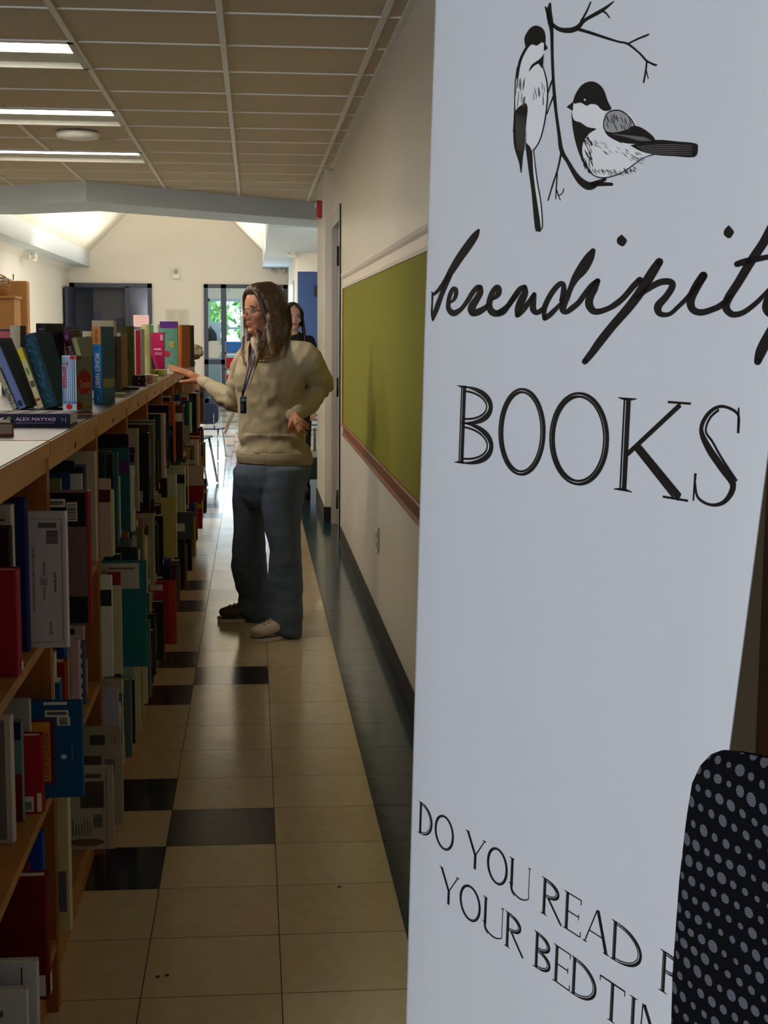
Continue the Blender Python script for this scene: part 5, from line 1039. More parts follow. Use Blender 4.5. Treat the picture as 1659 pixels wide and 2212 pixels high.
# shoes
m_shoe=mat('shoe_white_canvas',(222,204,190),.75,bump=(500,.2,.001));m_sole=mat('shoe_sole',(238,230,220),.6);m_drk=flat((44,30,30),.7)
def shoe(c,ang,col):
    d=Vector((math.cos(ang),math.sin(ang),0));s=Vector((-d.y,d.x,0));r=thing_child('shoe',W1)
    H=lambda f,l,u: Vector(c)+d*f+s*l+Vector((0,0,u))
    mb=MB();mb.limb([H(-.11,0,.062),H(-.03,0,.066),H(.05,0,.053),H(.108,0,.046)],[(.044,.036),(.049,.036),(.053,.030),(.046,.023)],col,16,ell=s)
    o=blob(mb,'shoe',col,.005,2,W1)
    mb=MB();out=[]
    for i in range(28):
        w=2*math.pi*i/28;f=.146*math.cos(w);l=(.050+.006*math.cos(w))*math.sin(w);out.append(H(f-.005,l,.001))
    mb.prism(out,(0,0,.023),m_sole);mb.build('shoe_sole',o)
    mb=MB();mb.tube([H(.146*math.cos(w)-.005,(.051+.006*math.cos(w))*math.sin(w),.0225) for w in [2*math.pi*i/28 for i in range(29)]],.0028,m_drk,6,cap=False);mb.build('sole_stripe',o)
    for k in range(4):
        mb=MB();f=.075-k*.024;mb.tube([H(f,-.022,.074+k*.004),H(f+.004,0,.084+k*.006),H(f,.022,.074+k*.004)],.003,flat((206,190,172),.8),6);mb.build('lace',o)
def thing_child(n,p): return None
p1=onZ(590,1388,0);p2=onZ(505,1346,0)
shoe((p1.x+.01,p1.y+.10,.0),R2(222),m_shoe);shoe((p2.x+.055,p2.y+.07,.0),R2(196),mat('shoe_dark_canvas',(96,80,66),.8))
# glasses
m_gl=mat('glasses_frame_clear_tan',(176,150,110),.2,spec=.6)
gl=None
mb=MB()
for k in (-1,1): mb.tube([headpt(.098-.012*abs(math.sin(.9))*0-.006*(abs(.033+.023*math.cos(w))-.033)/.023,k*(.033+.023*math.cos(w)),-.003+.021*math.sin(w)) for w in [2*math.pi*i/28 for i in range(29)]],.0023,m_gl,8,cap=False)
mb.tube([headpt(.1,-.011,.003),headpt(.104,0,.006),headpt(.1,.011,.003)],.0018,m_gl,8)
for k in (-1,1): mb.tube([headpt(.095,k*.057,.004),headpt(.05,k*.075,.004),headpt(-.01,k*.079,.002)],[.0026,.0018,.0016],flat((70,62,54),.3),8)
g=mb.build('glasses',W1)
for k in (-1,1):
    mb=MB();c=[headpt(.0985,k*.033,-.003)+hl*.021*math.cos(w)+hu*.0195*math.sin(w) for w in [2*math.pi*i/24 for i in range(24)]];mb.prism(c,hf*.0008,mg);mb.build('lens',g)
# hair: scalp shell plus long locks, darker at the crown and lighter at the tips
def hairmat(name,top,tip,z0,z1):
    m=mat(name,top,.42,spec=.4,bump=(90,.5,.004),stretch=(1,1,.05));nt=m.node_tree;b=nt.nodes['Principled BSDF']
    g=nt.nodes.new('ShaderNodeNewGeometry');s=nt.nodes.new('ShaderNodeSeparateXYZ');r=nt.nodes.new('ShaderNodeMapRange');r.inputs[1].default_value=z0;r.inputs[2].default_value=z1
    n=nt.nodes.new('ShaderNodeTexNoise');n.inputs['Scale'].default_value=60;mp=nt.nodes.new('ShaderNodeMapping');mp.inputs['Scale'].default_value=(1,1,.08)
    tc=nt.nodes['Texture Coordinate'];nt.links.new(tc.outputs['Object'],mp.inputs[0]);nt.links.new(mp.outputs[0],n.inputs['Vector'])
    ad=nt.nodes.new('ShaderNodeMath');ad.operation='MULTIPLY_ADD';ad.inputs[1].default_value=.7;nt.links.new(n.outputs['Fac'],ad.inputs[0])
    nt.links.new(tc.outputs['Object'],s.inputs[0]);nt.links.new(s.outputs['Z'],r.inputs[0]);sb=nt.nodes.new('ShaderNodeMath');sb.operation='SUBTRACT';sb.inputs[1].default_value=.35
    nt.links.new(r.outputs[0],sb.inputs[0]);nt.links.new(sb.outputs[0],ad.inputs[2])
    c=nt.nodes.new('ShaderNodeValToRGB');c.color_ramp.elements[0].color=lin(tip);c.color_ramp.elements[1].color=lin(top);nt.links.new(ad.outputs[0],c.inputs[0]);nt.links.new(c.outputs[0],b.inputs['Base Color']);return m
m_hair=hairmat('hair_brown_ombre',(56,38,28),(170,128,74),1.20,1.40)
mb=MB()
ax=(hf,hl,hu)
mb.ball(headpt(-.022,0,.047),(.092,.087,.091),m_hair,ax,24);mb.ball(headpt(-.035,0,-.02),(.074,.084,.12),m_hair,ax,22)
mb.ball(headpt(.006,0,.096),(.078,.062,.040),m_hair,ax,20)
L=lambda pts,r: mb.limb(pts,r,m_hair,12,ell=hf)
# near side curtain from the parting, over the ear, to the shoulder and chest
L([headpt(.058,.020,.108),headpt(.050,.066,.065),headpt(.034,.090,.0),headpt(.026,.094,-.08),Pp(572,745,6.61),Pp(566,775,6.56)],[(.016,.010),(.020,.014),(.026,.014),(.026,.016),(.022,.014),(.008,.006)])
L([headpt(.035,.035,.115),headpt(.012,.088,.05),headpt(.0,.102,-.02),Pp(592,730,6.60),Pp(590,765,6.56)],[(.03,.012),(.036,.018),(.042,.022),(.040,.022),(.016,.010)])
L([headpt(-.02,.045,.11),headpt(-.038,.084,.04),headpt(-.045,.088,-.05),Pp(603,735,6.62),Pp(598,762,6.58)],[(.036,.014),(.036,.020),(.036,.022),(.036,.020),(.012,.008)])
L([headpt(-.06,.03,.08),headpt(-.080,.040,.0),headpt(-.088,.040,-.08),Pp(613,728,6.72),Pp(618,748,6.68)],[(.036,.02),(.036,.026),(.036,.028),(.034,.026),(.018,.012)])
L([headpt(-.07,-.03,.06),headpt(-.085,-.03,-.02),headpt(-.09,-.02,-.10),Pp(603,738,6.86)],[(.042,.03),(.042,.032),(.042,.032),(.03,.02)])
L([headpt(.05,.030,-.09),Pp(562,742,6.60),Pp(556,775,6.545),Pp(551,800,6.53)],[(.012,.008),(.016,.009),(.011,.007),(.003,.003)])
# far side lock in front
L([headpt(.062,-.018,.104),headpt(.060,-.062,.07),headpt(.050,-.080,.0),headpt(.052,-.074,-.09),Pp(528,752,6.74),Pp(526,790,6.66)],[(.012,.008),(.014,.010),(.016,.010),(.020,.012),(.018,.012),(.004,.004)])
L([headpt(.040,-.070,-.08),Pp(538,745,6.74),Pp(533,775,6.66),Pp(530,790,6.63)],[(.018,.01),(.018,.012),(.012,.009),(.004,.003)])
def hd(c): return .0028*mnoise.noise(Vector((c.x*70,c.y*70,c.z*6)))+.002*mnoise.noise(Vector((c.x*22,c.y*22,c.z*4)))
blob(mb,'hair',m_hair,.0042,2,W1,hd)
rs=random.Random(9);mb=MB()
for i in range(70):
    t=rs.random();s0=headpt(.055-.12*t,.04+.03*rs.random(),.095-.03*rs.random());s1=headpt(.045-.14*t,.088+.012*rs.random(),.02);s2=headpt(.034-.13*t,.098+.008*rs.random(),-.07)
    e0=Pp(566+55*t,745+8*rs.random(),6.585);e1=Pp(556+50*t+rs.random()*6,775+22*rs.random()*(1-t),6.55)
    mb.tube([s1,s2,e0,e1],[.0012,.0022,.0020,.0004],m_hair,5)
mb.build('hair_strand',W1)
# second woman, partly hidden behind
Y2=12.7;c2=onY(633,686,Y2);h2=R2(8);f2=Vector((-math.sin(h2)*-1,-math.cos(h2),0)).normalized();l2=Vector((0,0,1)).cross(f2);u2=Vector((0,0,1))
W2=thing('person','dark-haired woman farther back, only her face and shoulder showing past the first woman','person',(c2.x,Y2,0))
m_top2=mat('top_black_knit',(30,30,36),.9,bump=(300,.3,.001));m_tr2=mat('trousers_black',(28,28,32),.9)
mb=MB();head(mb,m_skin2,c2,f2,l2,u2,1.0)
B=lambda x,y,z: c2+l2*x+f2*y+Vector((0,0,z))
mb.limb([B(0,-.03,-.20),B(0,-.03,-.34),B(0,-.03,-.62)],[(.10,.06),(.15,.09),(.14,.1)],m_skin2,18,ell=l2)
for k in (-1,1):
    mb.limb([B(k*.16,-.03,-.22),B(k*.20,-.03,-.50),B(k*.17,.05,-.74),B(k*.165,.07,-.82)],[.045,.038,.026,.03],m_skin2)
    for i in range(4): mb.limb([B(k*.165-.02+i*.014,.075,-.83),B(k*.165-.02+i*.014,.085,-.87),B(k*.165-.02+i*.014,.075,-.905)],[.008,.0075,.006],m_skin2,8)
    mb.limb([B(k*.15,.085,-.80),B(k*.135,.10,-.83),B(k*.135,.105,-.86)],[.010,.009,.007],m_skin2,8)
    mb.limb([B(k*.09,-.03,-.68),B(k*.09,-.02,-1.05),B(k*.09,-.03,-c2.z+.09)],[.08,.055,.04],m_skin2)
blob(mb,'body',m_skin2,.0045,2,W2);face_bits(W2,c2,f2,l2,u2,1,(150,84,84),(34,26,24))
mb=MB();mb.limb([B(0,-.03,-.20),B(0,-.03,-.30),B(0,-.03,-.70)],[(.12,.085),(.185,.115),(.17,.12)],m_top2,20,ell=l2)
for k in (-1,1): mb.limb([B(k*.15,-.03,-.21),B(k*.205,-.03,-.50),B(k*.175,.05,-.72)],[.058,.050,.036],m_top2)
blob(mb,'top',m_top2,.008,3,W2,folds)
mb=MB()
for k in (-1,1): mb.limb([B(k*.085,-.03,-.68),B(k*.09,-.02,-1.05),B(k*.09,-.03,-c2.z+.06)],[(.10,.11),(.075,.08),(.065,.07)],m_tr2)
blob(mb,'trousers',m_tr2,.008,3,W2,jf)
for k in (-1,1):
    mb=MB();mb.limb([B(k*.09,-.06,-c2.z+.045),B(k*.09,.06,-c2.z+.04),B(k*.095,.14,-c2.z+.03)],[.042,.04,.028],m_drk,14);mb.build('shoe',W2)
m_hair2=mat('hair_near_black',(26,20,22),.35,spec=.5,bump=(90,.5,.004),stretch=(1,1,.05))
mb=MB();mb.ball(c2+f2*-.026+u2*.05,(.092,.086,.088),m_hair2,(f2,l2,u2),22);mb.ball(c2+f2*-.04+u2*-.02,(.07,.084,.11),m_hair2,(f2,l2,u2),22)
for k in (-1,1): mb.limb([c2+f2*.052+l2*k*.022+u2*.105,c2+f2*.05+l2*k*.07+u2*.06,c2+f2*.0+l2*k*.086-u2*.02,c2-f2*.01+l2*k*.10-u2*.14,c2+f2*.03+l2*k*.11-u2*.27],[(.016,.01),(.016,.012),(.03,.014),(.036,.018),(.016,.01)],m_hair2,12,ell=f2)
blob(mb,'hair',m_hair2,.005,2,W2,hd)
# logo goes on last, snapped just in front of the fabric
from mathutils.bvhtree import BVHTree
bv=BVHTree.FromPolygons([wm(sw.parent)@v.co for v in sw.data.vertices],[list(p.vertices) for p in sw.data.polygons])
mb=MB()
for v,f in ((lg.v,lg.f),):
    nv=[]
    for c in v:
        d=(c-Vector(CC)).normalized();h=bv.ray_cast(Vector(CC),d);nv.append(h[0]-d*.0012 if h[0] else c)
    fs=[q for i,q in enumerate(f)];mb.add(nv,fs,flat((70,48,44),.8))
o=mb.build('chest_logo',W1);o['label']='two small rows of dark embroidered letters'
# ---------------------------------------------------------------- patterned chair at the lower right
def dotmat():
    m=mat('fabric_black_grey_dots',(12,12,16),.95,spec=.1,bump=(500,.5,.001));nt=m.node_tree;b=nt.nodes['Principled BSDF'];tc=nt.nodes['Texture Coordinate']
    def N(t,**k):
        n=nt.nodes.new(t)
        for a,v in k.items(): setattr(n,a,v)
        return n
    def mth(op,a,b_=None,c=None):
        n=N('ShaderNodeMath',operation=op)
        for i,v in enumerate((a,b_,c)):
            if v is None: continue
            if isinstance(v,(int,float)): n.inputs[i].default_value=v
            else: nt.links.new(v,n.inputs[i])
        return n.outputs[0]
    s=N('ShaderNodeSeparateXYZ');nt.links.new(tc.outputs['UV'],s.inputs[0]);U,V=s.outputs[0],s.outputs[1]
    wave=mth('MULTIPLY',mth('SINE',mth('MULTIPLY',U,9.0)),.010);nz=N('ShaderNodeTexNoise');nz.inputs['Scale'].default_value=7;nt.links.new(tc.outputs['UV'],nz.inputs['Vector'])
    v2=mth('ADD',mth('ADD',mth('SUBTRACT',V,mth('MULTIPLY',U,-.28)),wave),mth('MULTIPLY',nz.outputs['Fac'],.030))
    rs=1/.0165;vr=mth('MULTIPLY',v2,rs);row=mth('FLOOR',vr);fv=mth('SUBTRACT',mth('SUBTRACT',vr,row),.5)
    ur=mth('ADD',mth('MULTIPLY',U,1/.0118),mth('MULTIPLY',row,.37));cl=mth('FLOOR',ur);fu=mth('SUBTRACT',mth('SUBTRACT',ur,cl),.5)
    cb=N('ShaderNodeCombineXYZ');nt.links.new(row,cb.inputs[0]);nt.links.new(cl,cb.inputs[1]);wn=N('ShaderNodeTexWhiteNoise');nt.links.new(cb.outputs[0],wn.inputs['Vector'])
    rad=mth('ADD',mth('MULTIPLY',wn.outputs['Value'],.0024),.0024)
    dx=mth('MULTIPLY',fu,.0118);dy=mth('MULTIPLY',fv,.0165);d=mth('SQRT',mth('ADD',mth('MULTIPLY',dx,dx),mth('MULTIPLY',mth('MULTIPLY',dy,dy),.8)))
    ins=mth('LESS_THAN',d,rad);st=mth('GREATER_THAN',mth('SINE',mth('MULTIPLY',V,2600)),-.6);k=mth('MULTIPLY',ins,mth('ADD',mth('MULTIPLY',st,.35),.65))
    mx=N('ShaderNodeMix',data_type='RGBA');nt.links.new(k,mx.inputs[0]);mx.inputs[6].default_value=lin((12,12,17));mx.inputs[7].default_value=lin((92,94,102));nt.links.new(mx.outputs[2],b.inputs['Base Color']);return m
m_dot=dotmat()
ang=R2(-44);Yc=1.235;tl=onY(1557,1606,Yc);W_=.50
cl_=Vector((tl.x-.026,Yc,0));ax=Vector((math.cos(ang),math.sin(ang),0));nz_=Vector((ax.y,-ax.x,0))
ct=cl_+ax*W_/2
CH=thing('chair','black chair upholstered with rows of grey dots, in front of the banner at lower right','chair',(ct.x,ct.y,0))
def padded(name,prof,th,ztop):
    """prof: half width by height; rounded cushion shell with uv"""
    mb=MB();vs=[];fs=[];uv=[];nR=len(prof);nC=24
    for z,hw in prof:
        for j in range(nC+1):
            w=math.pi*(j/nC);s=-math.cos(w);bul=math.sin(w)**.45 if 0<j<nC else 0
            edge=min(1,max(.02,(ztop-z)/.03))**.5*min(1,(z-prof[-1][0])/.03+.05)**.5
            x=s*hw;vs.append(ct+ax*x+nz_*(th*bul*edge)+Vector((0,0,z)));uv.append((x,z))
    o=len(vs)
    for z,hw in prof:
        for j in range(nC+1):
            w=math.pi*(j/nC);s=-math.cos(w);bul=math.sin(w)**.45 if 0<j<nC else 0;edge=min(1,max(.02,(ztop-z)/.03))**.5
            vs.append(ct+ax*s*hw-nz_*(th*bul*edge)+Vector((0,0,z)));uv.append((s*hw+.013,z+.007))
    for i in range(nR-1):
        for j in range(nC):
            a=i*(nC+1)+j;fs.append([a,a+nC+1,a+nC+2,a+1]);fs.append([o+a,o+a+1,o+a+nC+2,o+a+nC+1])
    mb.add(vs,fs,m_dot,True);ob=mb.build(name,CH);me=ob.data;L=me.uv_layers.new(name='UVMap')
    for l in me.loops: L.data[l.index].uv=uv[l.vertex_index]
    return ob
zt=tl.z+.002
prof=[(zt,.205),(zt-.0025,.222),(zt-.008,.232),(zt-.018,.240),(zt-.035,.246),(zt-.07,.2505),(zt-.13,.2555),(zt-.22,.259),(zt-.34,.258),(zt-.44,.252),(zt-.50,.24),(zt-.52,.22)]
padded('backrest',prof,.03,zt)
m_leg=mat('chair_leg_black',(24,24,26),.4,metal=.5)
mb=MB();a=ct+nz_*.02;mb.box((-.25,-.50,.40),(.25,-.03,.49),m_dot,.03);me=mb.mesh('seat',Matrix.Identity(4));o=bpy.data.objects.new('seat',me);COL.objects.link(o);o.parent=CH;o.rotation_euler=(0,0,math.atan2(ax.y,ax.x));
L=me.uv_layers.new(name='UVMap')
for l in me.loops: c=me.vertices[l.vertex_index].co;L.data[l.index].uv=(c.x,c.y+c.z)
for sx in (-.21,.21):
    for sy in (.02,.42):
        mb=MB();q=ct+ax*sx+nz_*sy;mb.tube([Vector((q.x,q.y,0)),Vector((q.x,q.y,.42 if sy>.1 else .60))],.013,m_leg,10);mb.build('leg',CH)
# ---------------------------------------------------------------- crumpled bag at the end of the counter
p=onY(409,792,9.6);mb=MB();rg=random.Random(5)
mb.ball((p.x,9.6,TOP+.078),(.085,.14,.056),m_sw,n=28);mb.limb([(p.x-.03,9.5,TOP+.085),(p.x+.04,9.5,TOP+.09),(p.x+.085,9.48,TOP+.06)],[.035,.03,.018],m_sw,14)
t=thing('cloth_bag','crumpled beige cloth bag slumped at the far end of the counter, above the reaching hand','bag',(p.x,9.55,TOP))
m_bag=mat('cloth_beige',(150,132,104),.95,bump=(60,.6,.01),var=.3,vscale=14)
blob(mb,'bag_body',m_bag,.006,1,t,lambda c:.014*mnoise.noise(c*26)+.008*mnoise.noise(c*60))
mb=MB();mb.tube([(p.x-.05,9.44,TOP+.06),(p.x-.02,9.42,TOP+.11),(p.x+.04,9.42,TOP+.10)],.006,m_bag,8);mb.build('handle',t)
t=thing('box','small white and grey carton at the end of the counter beneath the cloth bag','box',(p.x-.02,9.30,TOP))
mb=MB();mb.box((p.x-.055,9.27,TOP+.0008),(p.x+.03,9.34,TOP+.06),flat((168,158,150)),.003);mb.build('carton',t);mb=MB();mb.box((p.x-.03,9.2685,TOP+.015),(p.x-.005,9.27,TOP+.045),flat((170,90,60)));mb.build('label',t)
# pink sign and papers
p=onY(305,693,11.0);t=thing('sign_card','small pale pink card sign standing behind the counter books in front of the dark doors','sign',(p.x,11.0,TOP))
mb=MB();mb.box((p.x-.058,11.0,p.z-.045),(p.x+.058,11.004,p.z+.043),flat((226,190,188)));mb.build('card',t)
mb=MB()
for i in range(4): mb.box((p.x-.045,10.9985,p.z+.025-i*.018),(p.x+.045-.012*(i%2),10.9995,p.z+.0275-i*.018),flat((206,140,140)))
mb.build('printed_lines',t);mb=MB();mb.tube([(p.x,11.01,0.001),(p.x,11.01,p.z+.02)],.008,m_al,8);mb.lathe([(.11,0),(.11,.008),(.02,.014)],(p.x,11.01,0.001),m_al);mb.build('stand',t)
p=onY(383,690,YF);t=thing('notice_paper','white paper notice with faint print on the far wall between the doorways','notice',(p.x,YF-.01,p.z-.18))
mb=MB();mb.box((p.x-.215,YF-.006,p.z-.19),(p.x+.215,YF-.0005,p.z+.19),flat((214,206,192),.9));mb.build('sheet',t)
mb=MB()
for i in range(8):
    for s in (-1,1): mb.box((p.x+s*.1-.07,YF-.0075,p.z+.13-i*.035),(p.x+s*.1+.06-.02*(i%3),YF-.0062,p.z+.14-i*.035),flat((176,170,160)))
mb.build('printed_lines',t)
# ---------------------------------------------------------------- hall furniture
m_shell=mat('chair_shell_navy',(26,44,84),.4);m_chr=mat('chrome',(200,200,204),.2,metal=1)
def student(x,y,rz,lab,sc=1):
    t=thing('school_chair',lab,'chair',(x,y,0),(0,0,R2(rz)),'navy school chairs in the hall');t.scale=(sc,sc,sc)
    mb=MB();mb.box((-.2,-.2,.43),(.2,.2,.45),m_shell,.009);mb.build('seat',t,False)
    mb=MB();
    mb.prism([(.19*math.copysign(abs(math.cos(a))**.5,math.cos(a)),.20+.03*(1+math.sin(a))/2,.66+.15*math.copysign(abs(math.sin(a))**.5,math.sin(a))) for a in [2*math.pi*i/24 for i in range(24)]],(0,.014,0),m_shell);mb.build('backrest',t,False)
    for sx in (-1,1):
        mb=MB();mb.tube([(sx*.17,.17,.43),(sx*.19,.30,.012)],.011,m_chr,8);mb.build('leg',t,False)
        mb=MB();mb.tube([(sx*.17,-.17,.43),(sx*.2,-.24,.012)],.011,m_chr,8);mb.build('leg',t,False)
        mb=MB();mb.tube([(sx*.12,.17,.43),(sx*.12,.215,.55),(sx*.12,.225,.72)],.010,m_chr,8);mb.build('back_tube',t,False)
student(-.62,13.25,78,'navy school chair with chrome legs just past the end of the bookcase')
student(-.50,15.9,170,'navy school chair farther back, beside the pale round table',.78)
t=thing('round_table','pale blue topped round table on splayed legs beyond the bookcase end','table',(-.85,15.2,0))
mb=MB();mb.lathe([(.30,.0),(.32,.012),(.30,.026)],(-.82,14.9,.50),mat('table_top_pale',(176,200,216),.25));mb.build('tabletop',t)
for a in range(4):
    w=R2(45+90*a);mb=MB();mb.tube([(-.82+.16*math.cos(w),14.9+.16*math.sin(w),.50),(-.82+.27*math.cos(w),14.9+.27*math.sin(w),.012)],.012,m_chr,8);mb.build('leg',t)
t=thing('folding_table','long table on crossed tan legs standing in the middle of the hall','table',(-.2,20,0))
mb=MB();mb.box((-.15,19.5,.70),(.75,21.0,.73),mat('table_top_tan',(150,130,104),.4));mb.build('tabletop',t)
m_tan=mat('leg_tan',(120,100,78),.5)
for x,y,dx in ((-.1,19.6,-.3),(.7,19.6,.1),(-.1,20.9,-.3),(.7,20.9,.1)):
    mb=MB();mb.tube([(x,y,.70),(x+dx,y,.012)],.016,m_tan,8);mb.build('leg',t)
# cart with bins in front of the glass doors
t=thing('bin_cart','metal shelf cart with blue and red bins beside the glass doors','cart',(-.12,25.6,0))
m_met=mat('cart_grey',(96,98,100),.4,metal=.4)
for z in (.12,.42,.72,1.0):
    mb=MB();mb.box((-.5,25.3,z),(.25,25.8,z+.03),m_met);mb.build('shelf',t)
for x in (-.5,.23):
    for y in (25.3,25.78): mb=MB();mb.box((x,y,.001),(x+.02,y+.02,1.2),m_met);mb.build('post',t)
for z,c,s in ((.45,(160,30,34),'red'),(.75,(150,24,30),'dark red'),(1.03,(40,100,170),'blue'),(.15,(60,60,70),'grey')):
    q=thing('storage_bin','%s storage bin on the cart beside the glass doors'%s,'bin',(-.28,25.5,z),group='coloured bins on the metal cart');mb=MB();mb.prism([(-.47,25.32,z+.001),(-.1,25.32,z+.001),(-.08,25.32,z+.17),(-.49,25.32,z+.17)],(0,.42,0),flat(c));mb.build('tub',q);mb=MB();mb.box((-.5,25.31,z+.17),(-.07,25.75,z+.185),flat(tuple(min(255,int(v*1.3)) for v in c)));mb.build('lid',q)
# slatted bench and dark cart right of the column
t=thing('slat_bench','pale grey slatted bench behind the woman, left of the column','bench',(.75,16.0,0))
for i in range(9): mb=MB();z=.10+i*.055;mb.box((.50,16.0+.02*i,z),(1.5,16.06+.02*i,z+.035),mat('slat_grey',(186,188,180),.5));mb.build('slat',t)
for x in (.55,1.4): mb=MB();mb.box((x,16.02,0),(x+.05,16.3,.58),mat('slat_grey',(186,188,180),.5));mb.build('end_frame',t)
t=thing('rolling_cart','low dark green rolling cart on black casters beside the column base','cart',(.62,12.2,0))
mb=MB();mb.box((.40,12.05,.17),(1.1,12.4,.36),mat('cart_dark_green',(18,40,38),.5),.01);mb.build('cart_body',t)
mb=MB();mb.box((.42,12.07,.36),(1.08,12.38,.40),mat('slat_grey',(186,188,180),.5));mb.build('tray',t)
for x,y in ((.46,12.10),(1.03,12.10),(.46,12.34),(1.03,12.34)):
    mb=MB();mb.tube([(x-.018,y,.062),(x+.018,y,.062)],.062,flat((16,16,18),.6),18);mb.build('caster',t)
for dx in (0,.1): mb=MB();mb.tube([(.52+dx,12.2,.40),(.52+dx,12.22,.60)],.012,m_tan,8);mb.build('handle_post',t)
# mark paper and coat on the glass door
p=onY(462,755,YF-.06);t=thing('notice_paper','rounded white notice sheet taped inside the left glass door panel','notice',(p.x,YF-.05,p.z-.16))
mb=MB();mb.prism([(p.x+.115*math.copysign(abs(math.cos(a))**.4,math.cos(a)),YF-.012,p.z+.16*math.copysign(abs(math.sin(a))**.4,math.sin(a))) for a in [2*math.pi*i/28 for i in range(28)]],(0,.005,0),flat((206,206,200),.8));mb.build('sheet',t)
p=onY(455,728,29.0);t=thing('backpack','black backpack hanging on a hook behind the left glass door panel','bag',(p.x,29,p.z-.2))
mb=MB();mb.ball((p.x,29,p.z-.03),(.13,.09,.2),flat((22,22,26),.8),n=20);mb.tube([(p.x-.05,29,p.z+.14),(p.x,29,p.z+.23),(p.x+.05,29,p.z+.14)],.012,flat((22,22,26),.8),8);blob(mb,'bag_body',flat((22,22,26),.8),.02,2,t)
mb=MB();mb.box((p.x-.16,29.1,0),(p.x+.2,29.14,p.z+.3),flat((120,130,136)));mb.build('locker_panel',t)
# garland along the sunroom ceiling
t=thing('leaf_garland','dark leafy garland strung near the ceiling behind the glass doors','garland',(-.1,28.6,2.2))
mb=MB();rgn=random.Random(8);P_=[]
for i in range(25): x=-.95+i*.08;P_.append(Vector((x,28.6,2.34+.09*math.sin(i*.9))))
mb.tube(P_,.008,flat((50,66,50)),6);mb.build('stem',t);mb=MB()
for i in range(170):
    q=rgn.choice(P_)+Vector([rgn.uniform(-.07,.07) for _ in range(3)]);a=Vector([rgn.uniform(-1,1) for _ in range(3)]).normalized()*.04;b_=Vector([rgn.uniform(-1,1) for _ in range(3)]).normalized()*.016
    mb.add([q-a,q+b_,q+a,q-b_],[(0,1,2,3)],flat((60,84,64)))
mb.build('leaves',t)
# wicker cabinet, basket, flowers
m_wick=mat('wicker_tan',(196,140,78),.7,bump=(70,.9,.01),stretch=(1,1,3),var=.3,vscale=60)
t=thing('wicker_cabinet','tan wicker cabinet against the left hall wall at the left edge','cabinet',(-3.02,17,0))
z0=onY(20,640,17).z;mb=MB();mb.box((-3.33,16.8,.0),(-2.73,17.25,z0-.03),m_wick,.02);mb.build('body',t)
mb=MB();mb.box((-3.34,16.78,z0-.03),(-2.71,17.27,z0),m_wick,.012);mb.build('top',t)
for x in (-3.30,-3.02): mb=MB();mb.box((x,16.785,.08),(x+.26,16.80,z0-.06),m_wick,.006);mb.build('door',t)
for i in range(9): mb=MB();mb.tube([(-2.75+0*i,16.79,.1+i*.19),(-3.31,16.79,.1+i*.19)],.008,m_wick,6);mb.build('weave_band',t)
t=thing('basket','open wicker basket standing on top of the wicker cabinet','basket',(-3.0,17,z0));t0=t
mb=MB();mb.lathe([(.16,.001),(.20,.12),(.215,.13),(.20,.135),(.155,.02),(.0,.015)],(-3.0,17,z0),m_wick,28);mb.build('bowl',t)
mb=MB();mb.tube([(-3.0+.205*math.cos(i*.3),17,z0+.12+.0*i+.14*math.sin(i*.3)) for i in range(11)],.008,m_wick,6);mb.build('handle',t)
t=thing('flower_bunch','cream and pink artificial flowers with leaves in the wicker basket','flowers',(-3.0,17,z0+.1))
for i in range(16):
    c=Vector((-3.0+rgn.uniform(-.17,.17),17+rgn.uniform(-.1,.1),z0+.17+rgn.uniform(-.02,.06)));mb=MB();k=flat(rgn.choice([(226,206,180),(210,150,120),(190,110,90),(230,220,200)]),.8)
    for a in range(6): w=a*1.047;mb.ball(c+Vector((.016*math.cos(w),.016*math.sin(w),0)),(.015,.015,.008),k,n=8)
    mb.ball(c,(.009,.009,.009),flat((190,150,60)),n=8);mb.build('flower',t)
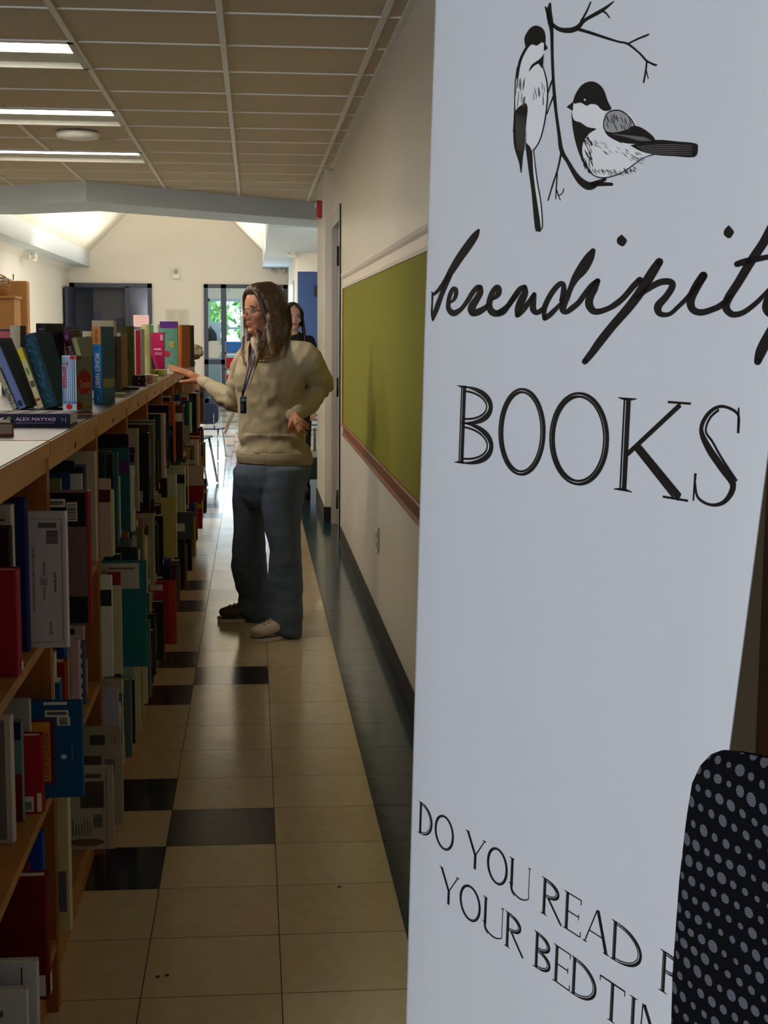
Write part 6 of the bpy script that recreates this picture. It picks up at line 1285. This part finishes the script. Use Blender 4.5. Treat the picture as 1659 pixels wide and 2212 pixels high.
t=thing('wicker_cabinet','taller pale wicker panel behind the basket at the left hall wall','cabinet',(-2.85,17.8,0));mb=MB();mb.box((-3.1,17.7,0),(-2.72,17.9,z0+.2),m_wick,.02);mb.build('body',t)
# red toy by the far wall top-of-counter
p=onY(60,714,9.5);t=thing('toy_block','small red and yellow toy on the counter behind the black book','toy',(p.x,9.5,TOP)) if False else None
# greenery outside the sunroom windows
m_leaf=mat('leaf_bright',(170,214,140),.7,var=.3,vscale=3);m_leaf2=mat('leaf_mid',(120,180,110),.7,var=.3,vscale=3);m_bark=mat('bark',(90,72,56),.9,var=.3)
m_grass=mat('lawn_green',(110,150,80),.9,var=.3,vscale=2)
mb=MB();mb.box((-14,33.2,-.3),(14,60,-.2),m_grass);struct('ground',mb)
for i,(x,y,r,h) in enumerate(((-2.3,39,1.75,1.7),(1.3,41,1.9,1.8),(4.9,40,1.7,1.6),(-6.3,44,2.1,2.4))):
    lab=('bright green tree outside, seen through the left pane of the glass doors','bright green tree outside in the middle of the sunroom windows','smaller tree outside toward the right sunroom windows','green tree outside farthest left beyond the sunroom')[i]
    t=thing('tree',lab,'tree',(x,y,-.2),group='trees outside the sunroom');mb=MB();mb.tube([(x,y,-.2),(x+.1,y,1.2),(x,y,h)],[.18,.13,.06],m_bark,10);mb.build('trunk',t)
    mb=MB();rt=random.Random(i)
    for k in range(2600):
        v=Vector([rt.gauss(0,1) for _ in range(3)]).normalized()*r*rt.uniform(.6,1);q=Vector((x,y,h))+Vector((v.x,v.y,v.z*.9));a=Vector([rt.uniform(-1,1) for _ in range(3)]).normalized()*.12;b_=Vector([rt.uniform(-1,1) for _ in range(3)]).normalized()*.07
        mb.add([q-a,q+b_,q+a,q-b_],[(0,1,2,3)],m_leaf if k%3 else m_leaf2)
    mb.build('crown',t)
sun=bpy.data.lights.new('sun','SUN');sun.energy=3.0;sun.angle=.02;sun.color=(1,.96,.88);so=bpy.data.objects.new('sun',sun);COL.objects.link(so);so.rotation_euler=(R2(-38),R2(20),0)
